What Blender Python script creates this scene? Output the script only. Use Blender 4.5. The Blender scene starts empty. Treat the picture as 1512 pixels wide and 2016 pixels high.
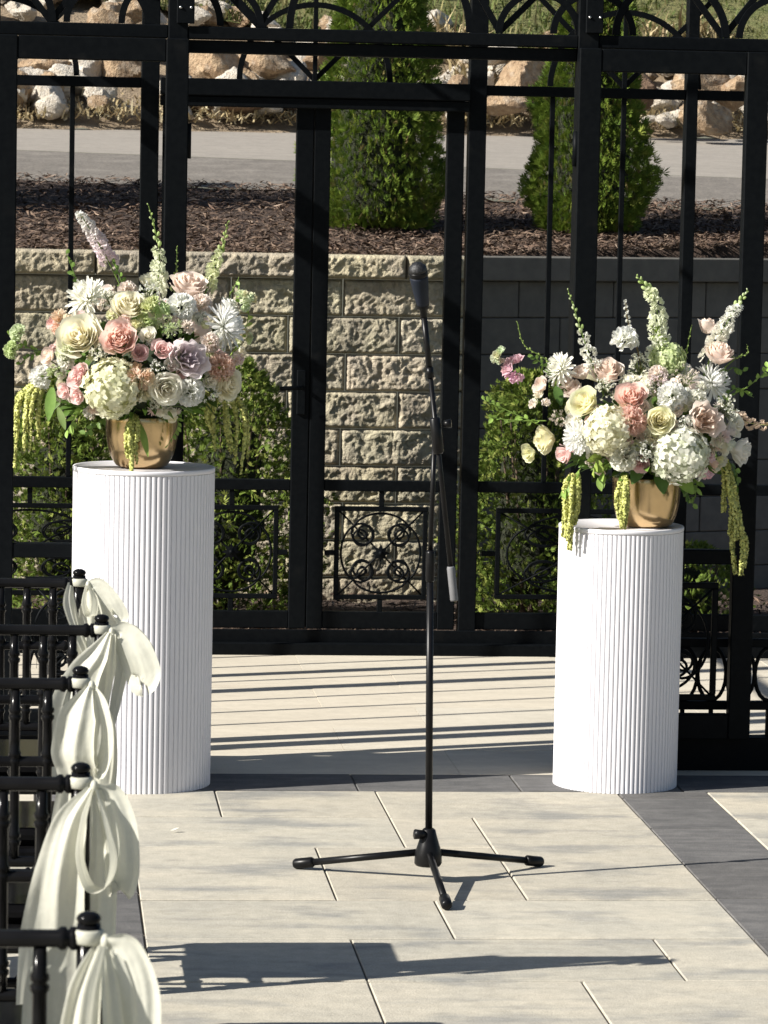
import bpy, math, random
import numpy as np
from mathutils import Vector, Matrix, noise as mnoise
R = math.radians
PI = math.pi
sc = bpy.context.scene
col = sc.collection

# ------------------------------------------------------------------ camera
PSI, PIT, ROLL = .0976, math.atan(653 / 6984.), .02
fwd = Vector((math.sin(PSI) * math.cos(PIT), math.cos(PSI) * math.cos(PIT), -math.sin(PIT)))
rt = Vector((math.cos(PSI), -math.sin(PSI), 0))
up = rt.cross(fwd)
cx_ = rt * math.cos(ROLL) + up * math.sin(ROLL)
cy_ = up * math.cos(ROLL) - rt * math.sin(ROLL)
cam = bpy.data.cameras.new('camera')
cam.sensor_fit = 'HORIZONTAL'; cam.sensor_width = 36
cam.lens = 6984 / 1512 * 36
cam.clip_start = .1; cam.clip_end = 300
cam.dof.use_dof = True; cam.dof.focus_distance = 9.7; cam.dof.aperture_fstop = 30
camo = bpy.data.objects.new('camera', cam); col.objects.link(camo)
m = Matrix.Identity(4)
for i, a in enumerate((cx_, cy_, -fwd)):
    for j in range(3): m[j][i] = a[j]
m[2][3] = 1.7
camo.matrix_world = m
sc.camera = camo

# ------------------------------------------------------------------ light
AZ, EL = R(18), R(33.2)                       # shadows run along (cos AZ, sin AZ)
sdir = Vector((math.cos(AZ) * math.cos(EL), math.sin(AZ) * math.cos(EL), -math.sin(EL)))
sun = bpy.data.lights.new('sun', 'SUN'); sun.energy = 5.0; sun.angle = R(.5); sun.color = (1, .955, .88)
suno = bpy.data.objects.new('sun', sun); col.objects.link(suno)
suno.rotation_euler = sdir.to_track_quat('-Z', 'Y').to_euler()
w = bpy.data.worlds.new('World'); sc.world = w; w.use_nodes = True
nt = w.node_tree
sky = nt.nodes.new('ShaderNodeTexSky'); sky.sky_type = 'NISHITA'; sky.sun_disc = False
sky.sun_elevation = EL; sky.sun_rotation = R(252); sky.altitude = 200; sky.dust_density = 1.2
nt.links.new(sky.outputs[0], nt.nodes['Background'].inputs[0])
nt.nodes['Background'].inputs[1].default_value = .05
sc.view_settings.view_transform = 'Standard'; sc.view_settings.look = 'None'
sc.view_settings.exposure = .90; sc.view_settings.gamma = 1

# ------------------------------------------------------------------ helpers
class MB:
    """collects shapes and links them as one mesh object"""
    def __init__(s): s.v = []; s.f = []; s.c = []; s.cc = (1, 1, 1); s.sm = []; s.smooth = True
    def add(s, vs, fs, cs=None, smooth=None):
        o = len(s.v); s.v.extend(vs); s.f.extend([tuple(i + o for i in f) for f in fs])
        s.c.extend(cs if cs else [s.cc] * len(vs))
        s.sm.extend([s.smooth if smooth is None else smooth] * len(fs))
    def box(s, x0, x1, y0, y1, z0, z1, b=0.0):
        if b <= 0:
            vs = [(x, y, z) for z in (z0, z1) for y in (y0, y1) for x in (x0, x1)]
            s.add(vs, [(0, 2, 3, 1), (4, 5, 7, 6), (0, 1, 5, 4), (2, 6, 7, 3), (0, 4, 6, 2), (1, 3, 7, 5)], smooth=False); return
        vs = []; idx = {}
        lo, hi = (x0, y0, z0), (x1, y1, z1)
        for sx in (0, 1):
            for sy in (0, 1):
                for sz in (0, 1):
                    S = (sx, sy, sz)
                    for ax in range(3):
                        p = [(hi[k] if S[k] else lo[k]) for k in range(3)]
                        for k in range(3):
                            if k != ax: p[k] += -b if S[k] else b
                        idx[(S, ax)] = len(vs); vs.append(tuple(p))
        fs = []
        for ax in range(3):
            a, c = [k for k in range(3) if k != ax]
            for e in (0, 1):
                q = []
                for (p, r) in ((0, 0), (1, 0), (1, 1), (0, 1)):
                    S = [0, 0, 0]; S[ax] = e; S[a] = p; S[c] = r; q.append(idx[(tuple(S), ax)])
                fs.append(tuple(q))
            for (p, r) in ((0, 0), (0, 1), (1, 0), (1, 1)):     # edge along ax
                S0 = [0, 0, 0]; S0[a] = p; S0[c] = r; S1 = list(S0); S1[ax] = 1
                S0, S1 = tuple(S0), tuple(S1)
                fs.append((idx[(S0, a)], idx[(S1, a)], idx[(S1, c)], idx[(S0, c)]))
        for sx in (0, 1):
            for sy in (0, 1):
                for sz in (0, 1):
                    S = (sx, sy, sz); fs.append((idx[(S, 0)], idx[(S, 1)], idx[(S, 2)]))
        s.add(vs, fs, smooth=False)
    def tube(s, pts, r, n=8, cap=True, cs=None, closed=False):
        pts = [Vector(p) for p in pts]; N = len(pts)
        rs = r if isinstance(r, (list, tuple)) else [r] * N
        vs = []; fs = []; cl = []
        t0 = (pts[1] - pts[0]).normalized()
        nrm = t0.orthogonal().normalized()
        for i, p in enumerate(pts):
            if closed: t = (pts[(i + 1) % N] - pts[i - 1])
            else: t = pts[min(i + 1, N - 1)] - pts[max(i - 1, 0)]
            t = t.normalized() if t.length > 1e-9 else t0
            nrm = (nrm - t * nrm.dot(t))
            nrm = nrm.normalized() if nrm.length > 1e-6 else t.orthogonal().normalized()
            b = t.cross(nrm)
            for k in range(n):
                a = 2 * PI * k / n
                vs.append(tuple(p + (nrm * math.cos(a) + b * math.sin(a)) * rs[i])); cl.append(cs[i] if cs else s.cc)
        M = N if closed else N - 1
        for i in range(M):
            j = (i + 1) % N
            for k in range(n):
                fs.append((i * n + k, i * n + (k + 1) % n, j * n + (k + 1) % n, j * n + k))
        if cap and not closed:
            fs.append(tuple(range(n - 1, -1, -1))); fs.append(tuple((N - 1) * n + k for k in range(n)))
        s.add(vs, fs, cl)
    def lathe(s, prof, n=32, cx=0, cy=0, capb=True, capt=True):
        vs = []; fs = []
        for (r, z) in prof:
            for k in range(n):
                a = 2 * PI * k / n; vs.append((cx + r * math.cos(a), cy + r * math.sin(a), z))
        for i in range(len(prof) - 1):
            for k in range(n):
                fs.append((i * n + k, i * n + (k + 1) % n, (i + 1) * n + (k + 1) % n, (i + 1) * n + k))
        if capb: fs.append(tuple(range(n - 1, -1, -1)))
        if capt: fs.append(tuple((len(prof) - 1) * n + k for k in range(n)))
        s.add(vs, fs)
    def ball(s, c, rx, ry=None, rz=None, n=10, m=7, rot=None):
        ry = ry or rx; rz = rz or rx; vs = []; fs = []
        for i in range(m + 1):
            ph = PI * i / m
            for k in range(n):
                a = 2 * PI * k / n
                v = Vector((rx * math.sin(ph) * math.cos(a), ry * math.sin(ph) * math.sin(a), rz * math.cos(ph)))
                if rot: v = rot @ v
                vs.append((c[0] + v.x, c[1] + v.y, c[2] + v.z))
        for i in range(m):
            for k in range(n): fs.append((i * n + k, (i + 1) * n + k, (i + 1) * n + (k + 1) % n, i * n + (k + 1) % n))
        s.add(vs, fs)
    def grid(s, P, cols=None, smooth=True):
        nu, nv = len(P), len(P[0])
        vs = [tuple(p) for row in P for p in row]
        fs = [(i * nv + j, i * nv + j + 1, (i + 1) * nv + j + 1, (i + 1) * nv + j) for i in range(nu - 1) for j in range(nv - 1)]
        s.add(vs, fs, [c for r in cols for c in r] if cols else None, smooth)
    def xf(s, M):
        s.v = [tuple(M @ Vector(p)) for p in s.v]; return s
    def join(s, o, M=None):
        vs = [tuple(M @ Vector(p)) for p in o.v] if M else o.v
        k = len(s.v); s.v.extend(vs); s.f.extend([tuple(i + k for i in f) for f in o.f]); s.c.extend(o.c); s.sm.extend(o.sm)
    def build(s, name, mat, parent=None, bevel=0):
        me = bpy.data.meshes.new(name)
        off = Vector((0, 0, 0)); p = parent
        while p: off += Vector(p.location); p = p.parent
        v = np.array(s.v, dtype=np.float64) - np.array(off)
        me.from_pydata(v.tolist(), [], s.f)
        me.polygons.foreach_set('use_smooth', s.sm)
        at = me.color_attributes.new('Col', 'FLOAT_COLOR', 'POINT')
        c = np.ones((len(s.v), 4), dtype=np.float32); c[:, :3] = np.array(s.c, dtype=np.float32)
        at.data.foreach_set('color', c.ravel())
        me.materials.append(mat); me.update()
        o = bpy.data.objects.new(name, me); col.objects.link(o)
        if parent: o.parent = parent
        return o

def tag(o, label=None, cat=None, group=None, kind=None):
    for k, v in (('label', label), ('category', cat), ('group', group), ('kind', kind)):
        if v: o[k] = v
    return o
def thing(name, label, cat, loc=(0, 0, 0), group=None):
    o = bpy.data.objects.new(name, None); o.empty_display_size = .1; col.objects.link(o); o.location = loc
    return tag(o, label, cat, group)
def copy_tree(o, parent=None):
    c = o.copy(); col.objects.link(c)
    if parent: c.parent = parent
    for ch in list(o.children): copy_tree(ch, c)
    return c

# ------------------------------------------------------------------ materials
MATS = {}
def mat(name, c1, c2=None, scale=8, rough=.6, metal=0, spec=.5, bump=0, bscale=40, detail=5, attr=False,
        trans=0, stretch=(1, 1, 1), c3=None, s3=3, st3=(1, 1, 1), f3=(.5, .7), rvar=0, sheen=0, coat=0, bdist=.01, grain=0, gscale=220):
    if name in MATS: return MATS[name]
    M = bpy.data.materials.new(name); M.use_nodes = True; n = M.node_tree; N = n.nodes; L = n.links
    b = N['Principled BSDF']; out = N['Material Output']
    b.inputs['Roughness'].default_value = rough; b.inputs['Metallic'].default_value = metal
    b.inputs['Specular IOR Level'].default_value = spec
    if sheen: b.inputs['Sheen Weight'].default_value = sheen
    if coat: b.inputs['Coat Weight'].default_value = coat
    tc = N.new('ShaderNodeTexCoord')
    def nz(sc_, st, det=detail, rg=.55):
        mp = N.new('ShaderNodeMapping'); mp.inputs['Scale'].default_value = st
        L.new(tc.outputs['Object'], mp.inputs[0])
        t = N.new('ShaderNodeTexNoise'); t.inputs['Scale'].default_value = sc_; t.inputs['Detail'].default_value = det
        t.inputs['Roughness'].default_value = rg
        L.new(mp.outputs[0], t.inputs['Vector']); return t
    def mix(a, bb, f, mode='MIX'):
        x = N.new('ShaderNodeMix'); x.data_type = 'RGBA'; x.blend_type = mode
        for sock, val in ((x.inputs[0], f), (x.inputs[6], a), (x.inputs[7], bb)):
            if isinstance(val, (int, float)): sock.default_value = val
            elif isinstance(val, tuple): sock.default_value = (*val, 1)
            else: L.new(val, sock)
        return x.outputs[2]
    c = tuple(c1)
    t = None
    if c2:
        t = nz(scale, stretch)
        rp = N.new('ShaderNodeMapRange'); rp.inputs[1].default_value = .35; rp.inputs[2].default_value = .65
        L.new(t.outputs[0], rp.inputs[0]); c = mix(tuple(c1), tuple(c2), rp.outputs[0])
    if c3:
        t3 = nz(s3, st3, 6)
        r3 = N.new('ShaderNodeMapRange'); r3.inputs[1].default_value = f3[0]; r3.inputs[2].default_value = f3[1]
        L.new(t3.outputs[0], r3.inputs[0]); c = mix(c, tuple(c3), r3.outputs[0])
    if grain:
        for gs_, ga in ((gscale, grain), (gscale / 9, grain * .8)):
            tg = nz(gs_, (1, 1, 1), 6, .7); rg_ = N.new('ShaderNodeMapRange'); rg_.inputs[1].default_value = .3; rg_.inputs[2].default_value = .7
            rg_.inputs[3].default_value = 1 - ga; rg_.inputs[4].default_value = 1 + ga * .6
            L.new(tg.outputs[0], rg_.inputs[0]); c = mix(c, rg_.outputs[0], 1.0, 'MULTIPLY')
    if attr:
        a = N.new('ShaderNodeVertexColor'); a.layer_name = 'Col'
        c = mix(c, a.outputs[0], 1.0, 'MULTIPLY')
    if isinstance(c, tuple): b.inputs['Base Color'].default_value = (*c, 1)
    else: L.new(c, b.inputs['Base Color'])
    if rvar and t:
        rr = N.new('ShaderNodeMapRange'); rr.inputs[3].default_value = rough - rvar; rr.inputs[4].default_value = rough + rvar
        L.new(t.outputs[0], rr.inputs[0]); L.new(rr.outputs[0], b.inputs['Roughness'])
    if bump:
        tb = nz(bscale, stretch if bump < 0 else (1, 1, 1), 8, .6)
        bp = N.new('ShaderNodeBump'); bp.inputs['Strength'].default_value = abs(bump); bp.inputs['Distance'].default_value = bdist
        L.new(tb.outputs[0], bp.inputs['Height']); L.new(bp.outputs[0], b.inputs['Normal'])
    if trans:
        tr = N.new('ShaderNodeBsdfTranslucent')
        if isinstance(c, tuple): tr.inputs[0].default_value = (*c, 1)
        else: L.new(c, tr.inputs[0])
        ms = N.new('ShaderNodeMixShader'); ms.inputs[0].default_value = trans
        L.new(b.outputs[0], ms.inputs[1]); L.new(tr.outputs[0], ms.inputs[2]); L.new(ms.outputs[0], out.inputs[0])
    MATS[name] = M; return M

M_iron = mat('black_painted_iron', (.0026, .0034, .0044), (.0040, .0050, .0060), 60, .5, spec=.06, bump=.05, bscale=220, rvar=.05,
             c3=(.014, .014, .0135), s3=9, f3=(.62, .95), bdist=.002)
M_paver = mat('cream_paver', (.49, .45, .365), (.42, .393, .328), 4, .8, spec=.25, bump=.35, bscale=160, attr=True, stretch=(1, 2, 1),
              c3=(.285, .278, .252), s3=2.6, st3=(1, 2.6, 1), f3=(.52, .66), bdist=.004, grain=.20)
M_floor = mat('cream_floor_stone', (.57, .52, .425), (.51, .465, .38), 4, .8, spec=.25, bump=.3, bscale=160, attr=True, stretch=(1, 4, 1),
              c3=(.46, .37, .27), s3=1.6, st3=(1, 3, 1), f3=(.62, .85), bdist=.003, grain=.10)
M_char = mat('charcoal_paver', (.150, .145, .140), (.105, .103, .102), 7, .85, spec=.25, bump=.4, bscale=140, attr=True, stretch=(1, 3, 1), bdist=.004, grain=.22)
M_joint = mat('joint_sand', (.075, .065, .05), (.13, .11, .085), 90, .95)
M_wall = mat('split_face_block', (.50, .445, .32), (.41, .37, .285), 9, .95, spec=.2, bump=1.0, bscale=90, attr=True, grain=.18, gscale=110,
             c3=(.38, .32, .265), s3=5, f3=(.5, .75), bdist=.012)
M_wallshade = mat('smooth_shaded_block', (.15, .142, .127), (.122, .117, .106), 20, .9, spec=.2, bump=.3, bscale=120, attr=True, bdist=.003)  # smooth right part of the wall, its shade put into a darker colour
M_soil = mat('mulch_soil', (.045, .030, .022), (.08, .052, .038), 60, .95, bump=.9, bscale=90, bdist=.02)
M_chip = mat('bark_chips', (.9, .9, .9), (.6, .55, .5), 50, .9, attr=True)
M_asph = mat('road_asphalt', (.19, .17, .147), (.14, .127, .112), 60, .9, bump=.6, bscale=170, c3=(.22, .20, .175), s3=3, st3=(1, 4, 1), grain=.3, gscale=90, bdist=.006)
M_conc = mat('road_concrete', (.30, .27, .232), (.262, .237, .205), 30, .9, bump=.35, bscale=120, c3=(.225, .205, .178), grain=.15, gscale=90, s3=1.5, st3=(1, 7, 1), f3=(.5, .8), bdist=.004)
M_bank = mat('dry_bank', (.30, .23, .15), (.20, .15, .10), 12, .95, bump=.8, bscale=40, bdist=.03)
M_lawn = mat('lawn_ground', (.11, .13, .035), (.17, .16, .06), 5, .95, bump=.8, bscale=60, bdist=.03)
M_white = mat('white_painted_flutes', (.73, .72, .75), (.71, .70, .73), 6, .55, spec=.35, bump=.06, bscale=300, bdist=.001, c3=(.655, .645, .66), s3=3.5, st3=(1, 1, .35), f3=(.56, .85))
M_brass = mat('brushed_gold', (.63, .46, .255), (.56, .41, .225), 14, .21, metal=.95, spec=.5, bump=.12, bscale=24, rvar=.06, bdist=.004)
M_chair = mat('gloss_black_resin', (.004, .004, .0045), (.007, .007, .0075), 20, .16, spec=.10)
M_satin = mat('ivory_satin', (.69, .685, .575), (.72, .715, .62), 6, .36, spec=.42, trans=.38, sheen=.2, bump=.35, bscale=30, bdist=.006, grain=.06, gscale=60)
M_mic = mat('mic_stand_black', (.004, .004, .0045), (.007, .007, .0075), 40, .34, spec=.2)
M_micb = mat('microphone_blue_black', (.012, .016, .027), (.010, .014, .022), 30, .5, spec=.2)
M_mesh = mat('microphone_mesh', (.035, .035, .037), (.008, .008, .008), 260, .45, metal=.3, bump=.8, bscale=260, bdist=.002)
M_steel = mat('chromed_steel', (.55, .55, .54), (.48, .48, .47), 30, .25, metal=.9)
M_rub = mat('grey_rubber', (.15, .15, .155), (.13, .13, .135), 40, .6)
M_leafd = mat('evergreen_leaves', (.95, .95, .95), (.65, .7, .6), 25, .65, attr=True, trans=.25, spec=.15)
M_bark = mat('bark', (.11, .075, .05), (.06, .04, .028), 30, .95, bump=.8, bscale=60)
M_rockt = mat('tan_rock', (.44, .32, .20), (.26, .17, .10), 6, .95, bump=.9, bscale=16, c3=(.52, .44, .34), s3=4, f3=(.5, .75), bdist=.04)
M_rockw = mat('white_limestone', (.66, .61, .53), (.48, .42, .34), 7, .95, bump=.8, bscale=22, bdist=.03)
M_rockd = mat('brown_rock', (.20, .125, .075), (.11, .07, .045), 7, .95, bump=.9, bscale=18, bdist=.03)
M_straw = mat('straw', (.9, .9, .9), (.8, .8, .75), 10, .8, attr=True, trans=.25)
M_petal = mat('petals', (1, 1, 1), (.96, .96, .95), 40, .6, attr=True, trans=.50, spec=.2, sheen=.1)
M_stem = mat('flower_greens', (1, 1, 1), (.8, .85, .75), 40, .5, attr=True, trans=.25, spec=.35)
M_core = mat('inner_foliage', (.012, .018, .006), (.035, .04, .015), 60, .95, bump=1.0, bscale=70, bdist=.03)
M_foam = mat('floral_core', (.03, .045, .02), (.02, .03, .015), 40, .9)

rng = random.Random(7)
def vrand(r=rng): return Vector((r.uniform(-1, 1), r.uniform(-1, 1), r.uniform(-1, 1)))

# ------------------------------------------------------------------ ground
def slab(mb, x0, x1, y0, y1, g=.0022, v=.065, z=0, b=.0022, gy=None):
    gy = g * 2.4 if gy is None else gy; x0 += g; x1 -= g; y0 += gy; y1 -= gy; t = 1 + rng.uniform(-v, v); u = rng.uniform(-.012, .012)
    cc = (t + u, t, t - u)
    dz = rng.uniform(-.0008, .0008) + z
    vs = []
    for (i, zz) in ((0, z - .02), (0, dz - .0022), (b, dz)):
        vs += [(x0 + i, y0 + i, zz), (x1 - i, y0 + i, zz), (x1 - i, y1 - i, zz), (x0 + i, y1 - i, zz)]
    fs = [(8, 9, 10, 11)]
    for l in (0, 4):
        for k in range(4): fs.append((l + k, l + (k + 1) % 4, l + 4 + (k + 1) % 4, l + 4 + k))
    mb.add(vs, fs, [cc] * 12, smooth=False)

g = MB(); g.add([(-150, -60, -.09), (150, -60, -.09), (150, 14.2, -.09), (-150, 14.2, -.09)], [(0, 1, 2, 3)])
tag(g.build('ground', M_lawn), kind='structure')
g = MB(); g.add([(-9, -2, -.0045), (12, -2, -.0045), (12, 12.7, -.0045), (-9, 12.7, -.0045)], [(0, 1, 2, 3)])
tag(g.build('paving_bed', M_joint), kind='structure')

pv = MB()
A, B_, C_, D_ = .248, .476, .706, .946
E_, F_, G_ = 1.170, 1.398, 1.628
known = [(A, .497, 9.353, 9.757), (.497, D_, 9.353, 9.757), (D_, G_, 9.353, 9.757),
         (A, D_, 8.921, 9.353), (D_, E_, 8.921, 9.353), (E_, G_, 8.253, 9.353),
         (A, .714, 8.253, 8.921), (.714, E_, 8.253, 8.921),
         (A, D_, 7.825, 8.253), (D_, G_, 7.825, 8.253),
         (A, .710, 7.40, 7.825), (.710, F_, 7.40, 7.825), (F_, G_, 7.40, 7.825),
         (A, .710, 6.97, 7.40), (.710, E_, 6.97, 7.40), (E_, G_, 6.97, 7.40)]
for k in known: slab(pv, *k)
y = 6.97
while y > -1.5:                                     # towards and behind the camera
    d = rng.choice((.43, .43, .66)); x = A
    while x < G_ - .01:
        l = rng.choice((.46, .69, .92)); x2 = min(x + l, G_)
        if G_ - x2 < .2: x2 = G_
        slab(pv, x, x2, y - d, y); x = x2
    y -= d
def fill(x0, x1, y0, y1):
    y = y1
    while y > y0 + .01:
        d = rng.choice((.43, .43, .66)); yb = max(y - d, y0)
        if yb - y0 < .15: yb = y0
        x = x0
        while x < x1 - .01:
            x2 = min(x + rng.choice((.46, .69, .92)), x1)
            if x1 - x2 < .2: x2 = x1
            slab(pv, x, x2, yb, y); x = x2
        y = yb
fill(1.885, 8, -1, 9.757); fill(-6, 0.0, -1, 9.757); fill(-6, -.62, 10.04, 12.7); fill(2.6, 8, 10.04, 12.7)
tag(pv.build('paving', M_paver), kind='structure')

cb = MB()
for (x0, x1, L_, o) in ((0.0, A, .46, .04), (G_, 1.885, .46, .10)):
    y = 9.757 - o
    slab(cb, x0, x1, y, 9.757, v=.1)
    while y > -1: slab(cb, x0, x1, y - L_, y, v=.1); y -= L_
x = -6
while x < 8:
    slab(cb, x, x + .46, 9.757, 10.04, v=.1); x += .46
tag(cb.build('charcoal_band', M_char), kind='structure')

fl = MB()
y = 10.04; r = 0
while y < 12.62:
    d = min(.43, 12.66 - y); x = -.62 - (r % 2) * .3
    while x < 2.6:
        x2 = min(x + .92, 2.6); slab(fl, max(x, -.62), x2, y, y + d, g=.0003, v=.015, b=.0005); x = x2
    y += d; r += 1
tag(fl.build('gazebo_floor', M_floor), kind='structure')

def sheet(name, fn, x0, x1, nx, ny, m_, kind='structure'):
    mb = MB(); P = []
    for i in range(ny + 1):
        row = []
        for j in range(nx + 1):
            row.append(fn(x0 + (x1 - x0) * j / nx, i / ny))
        P.append(row)
    mb.grid(P); return tag(mb.build(name, m_), kind=kind)
def nz(x, y, s, z=0): return mnoise.noise(Vector((x * s, y * s, z)))
# bed edges slant a little: Y of the near road edge, of the asphalt / concrete line, of the far road edge
eY1 = lambda x: 17.05 - .17 * x
eY2 = lambda x: eY1(x) + .70
eY3 = lambda x: 19.75 + .25 * x
bedz = lambda Y: 1.375 + .112 * (Y - 14.5)
z1 = lambda x: bedz(eY1(x)); z2 = lambda x: z1(x) + .145
z3 = lambda x: z2(x) + .068 * (eY3(x) - eY2(x))
sheet('lower_mulch_bed', lambda x, t: (x, 12.70 + 2.4 * t, -.02 + .025 * nz(x, 12.7 + 2.4 * t, 5)), -3, 6, 90, 24, M_soil)
WB = 1.74                                           # the retaining wall turns here
CB0, CB1, TH = 1.42, 1.72, R(21.5)                    # wall curves away between these, shaped so its right part lies in shade
def bend(s_, y, z):
    if s_ <= CB0: return (s_, y, z)
    a = min(s_, CB1); L_ = CB1 - CB0; th = TH * (a - CB0) / L_
    k = TH / L_; px, py = CB0 + math.sin(th) / k, 14.4 + (1 - math.cos(th)) / k
    if s_ > CB1: px += (s_ - CB1) * math.cos(TH); py += (s_ - CB1) * math.sin(TH)
    o = y - 14.4
    return (px - o * math.sin(th), py + o * math.cos(th), z)
wallY = lambda x: 14.40 if x < CB0 else bend(CB0 + (x - CB0) * 1.04, 14.4, 0)[1]
sheet('mulch_bed', lambda x, t: (x, wallY(x) + .15 + (eY1(x) - wallY(x) - .15) * t,
      bedz(wallY(x) + .15 + (eY1(x) - wallY(x) - .15) * t) - (.0 if t else .05) + .012 * nz(x, t * 3, 9) + .02 * nz(x, t * 3, 2.5)), -4, 7, 160, 40, M_soil)
sheet('road_edge', lambda x, t: (x, eY1(x) - .05 + .75 * t, z1(x) + .004 + .145 * t ** .8), -12, 14, 60, 4, M_asph)
sheet('road', lambda x, t: (x, eY2(x) + (eY3(x) - eY2(x)) * t, z2(x) + .006 + (z3(x) - z2(x)) * t), -12, 14, 30, 4, M_conc)
def bankz(x, Y):
    d = Y - eY3(x) + .1
    return z3(x) + .02 + .40 * d if d < 2.6 else z3(x) + .02 + 1.04 + .33 * (d - 2.6)
sheet('rock_bank', lambda x, t: (x, eY3(x) - .1 + 2.8 * t, bankz(x, eY3(x) - .1 + 2.8 * t) - .03 + .05 * nz(x, t * 3, 3)), -12, 14, 100, 20, M_bank)
sheet('grass_slope', lambda x, t: (x, eY3(x) + (1.0 + max(0, min(1, (2.6 - x) / 3.4)) * 1.1) + 28 * t,
      bankz(x, eY3(x) + (1.0 + max(0, min(1, (2.6 - x) / 3.4)) * 1.1) + 28 * t) + .05 + .06 * nz(x, t * 20, 1.2)), -14, 18, 100, 60, M_lawn)

# bark chips
def chips(name, n, fn, smin, smax, seed):
    r = random.Random(seed); mb = MB()
    for i in range(n):
        p = Vector(fn(r)); a = r.uniform(0, PI); l = r.uniform(smin, smax); wd = l * r.uniform(.1, .26)
        d = Vector((math.cos(a), math.sin(a), r.uniform(-.45, .45))).normalized()
        s_ = d.cross(Vector((r.uniform(-.5, .5), r.uniform(-.5, .5), 1))).normalized()
        k = r.random()
        c = (.135, .088, .062) if k < .5 else ((.20, .14, .10) if k < .8 else ((.07, .044, .034) if k < .92 else (.34, .26, .20)))
        t = r.uniform(.7, 1.3); c = tuple(v * t for v in c)
        q = p + d * l * .1 + Vector((0, 0, r.uniform(-.004, .01)))
        mb.add([tuple(p - d * l / 2), tuple(q + s_ * wd / 2), tuple(p + d * l / 2), tuple(q - s_ * wd / 2)], [(0, 1, 2, 3)], [c] * 4, False)
    return tag(mb.build(name, M_chip), kind='stuff')
def chip_pt(r):
    x = r.uniform(-.6, 3.4); y = wallY(x) + .1 + (eY1(x) - wallY(x) - .02) * r.random() ** 1.5
    return (x, y, bedz(y) + .012 + r.uniform(0, .02))
chips('bark_mulch', 22000, chip_pt, .02, .075, 3)
chips('lower_bark_mulch', 7000, lambda r: (r.uniform(-.6, 3.2), r.uniform(12.75, 14.35), r.uniform(0, .02)), .02, .06, 4)

# ------------------------------------------------------------------ retaining wall
wl = thing('retaining_wall', 'tan split face block retaining wall behind the black iron gazebo', 'wall', (1, 14.4, 0))
def block_face(mb, x0, x1, z0, z1, Yf, rough=.016, seed=0, frame=None):
    nx = max(4, int((x1 - x0) / .006)); nzn = max(4, int((z1 - z0) / .006)); P = []
    t = .86 + .28 * random.Random(seed).random(); cc = (t, t * random.Random(seed + 9).uniform(.97, 1.02), t * random.Random(seed + 5).uniform(.93, 1.03))
    for i in range(nzn + 1):
        row = []
        for j in range(nx + 1):
            u, v = j / nx, i / nzn; x = x0 + (x1 - x0) * u; z = z0 + (z1 - z0) * v
            e = min(min(u, 1 - u) * (x1 - x0), min(v, 1 - v) * (z1 - z0))
            k = min(1, e / .011)
            q = Vector((x * 1.0, z * 1.0, seed * 3.1))
            wq = q + Vector((mnoise.noise(q * 20), mnoise.noise(q * 20 + Vector((7, 3, 1))), 0)) * .02
            h = rough * (.85 * mnoise.noise(q * 12) + .55 * (.6 - 2 * abs(mnoise.noise(wq * 25))) + .50 * (.5 - 2 * abs(mnoise.noise(wq * 52))) + .26 * (.5 - 2 * abs(mnoise.noise(wq * 85))) + .10 * mnoise.noise(q * 160))
            yy = Yf + .008 * (1 - k) ** 1.5 - .010 * k - h * (.25 + .75 * k)
            if e < 1e-6: yy = Yf + .016
            row.append(frame(x, yy, z) if frame else (x, yy, z))
        P.append(row)
    mb.grid(P, [[cc] * (nx + 1) for _ in range(nzn + 1)], True)
fc = MB(); H = .1524; sd = 1
for c in range(9):
    z0 = 1.297 - H * (c + 1); z1_ = z0 + H
    x = 1.458 - .455 * 6 if c % 2 == 1 else 1.225 - .455 * 6
    if c % 4 == 2: x += .015
    while x < WB - .01:
        x2 = min(x + .455, WB + .0)
        if x2 > -1.2:
            block_face(fc, x + .002, x2 - .002, max(z0, -.05) + .001, z1_ - .001, 14.40, .0125, sd, bend)
        sd += 1; x = x2
fc.build('block_face', M_wall, wl)
cp = MB()
x = -1.25
cz0, cz1 = 1.298, 1.397
joints = [-1.25, -.75, -.28, .22, .70, 1.06, 1.478, WB]
for a, b in zip(joints, joints[1:]):
    block_face(cp, a + .002, b - .002, cz0, cz1, 14.365, .012, sd, bend); sd += 1
    b_ = MB(); b_.cc = (.95, .95, .95)
    for q in range(4): b_.box(a + .002 + (b - a - .004) * q / 4, a + .002 + (b - a - .004) * (q + 1) / 4, 14.38, 14.66, cz0 + .001, cz1 - .002)
    b_.v = [bend(*v) for v in b_.v]; cp.join(b_)
cp.build('cap_stone', M_wall, wl)
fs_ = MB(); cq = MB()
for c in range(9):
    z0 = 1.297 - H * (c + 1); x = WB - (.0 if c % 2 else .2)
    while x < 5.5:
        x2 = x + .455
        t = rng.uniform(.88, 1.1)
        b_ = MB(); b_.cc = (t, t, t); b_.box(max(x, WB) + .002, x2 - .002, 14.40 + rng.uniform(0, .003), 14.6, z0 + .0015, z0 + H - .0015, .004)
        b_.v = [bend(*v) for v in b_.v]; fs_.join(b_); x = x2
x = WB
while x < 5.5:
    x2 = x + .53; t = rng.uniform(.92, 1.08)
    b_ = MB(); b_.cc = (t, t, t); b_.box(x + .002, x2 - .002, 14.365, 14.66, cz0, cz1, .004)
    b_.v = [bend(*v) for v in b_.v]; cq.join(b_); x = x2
fs_.build('block_face', M_wallshade, wl); cq.build('cap_stone', M_wallshade, wl)

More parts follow.
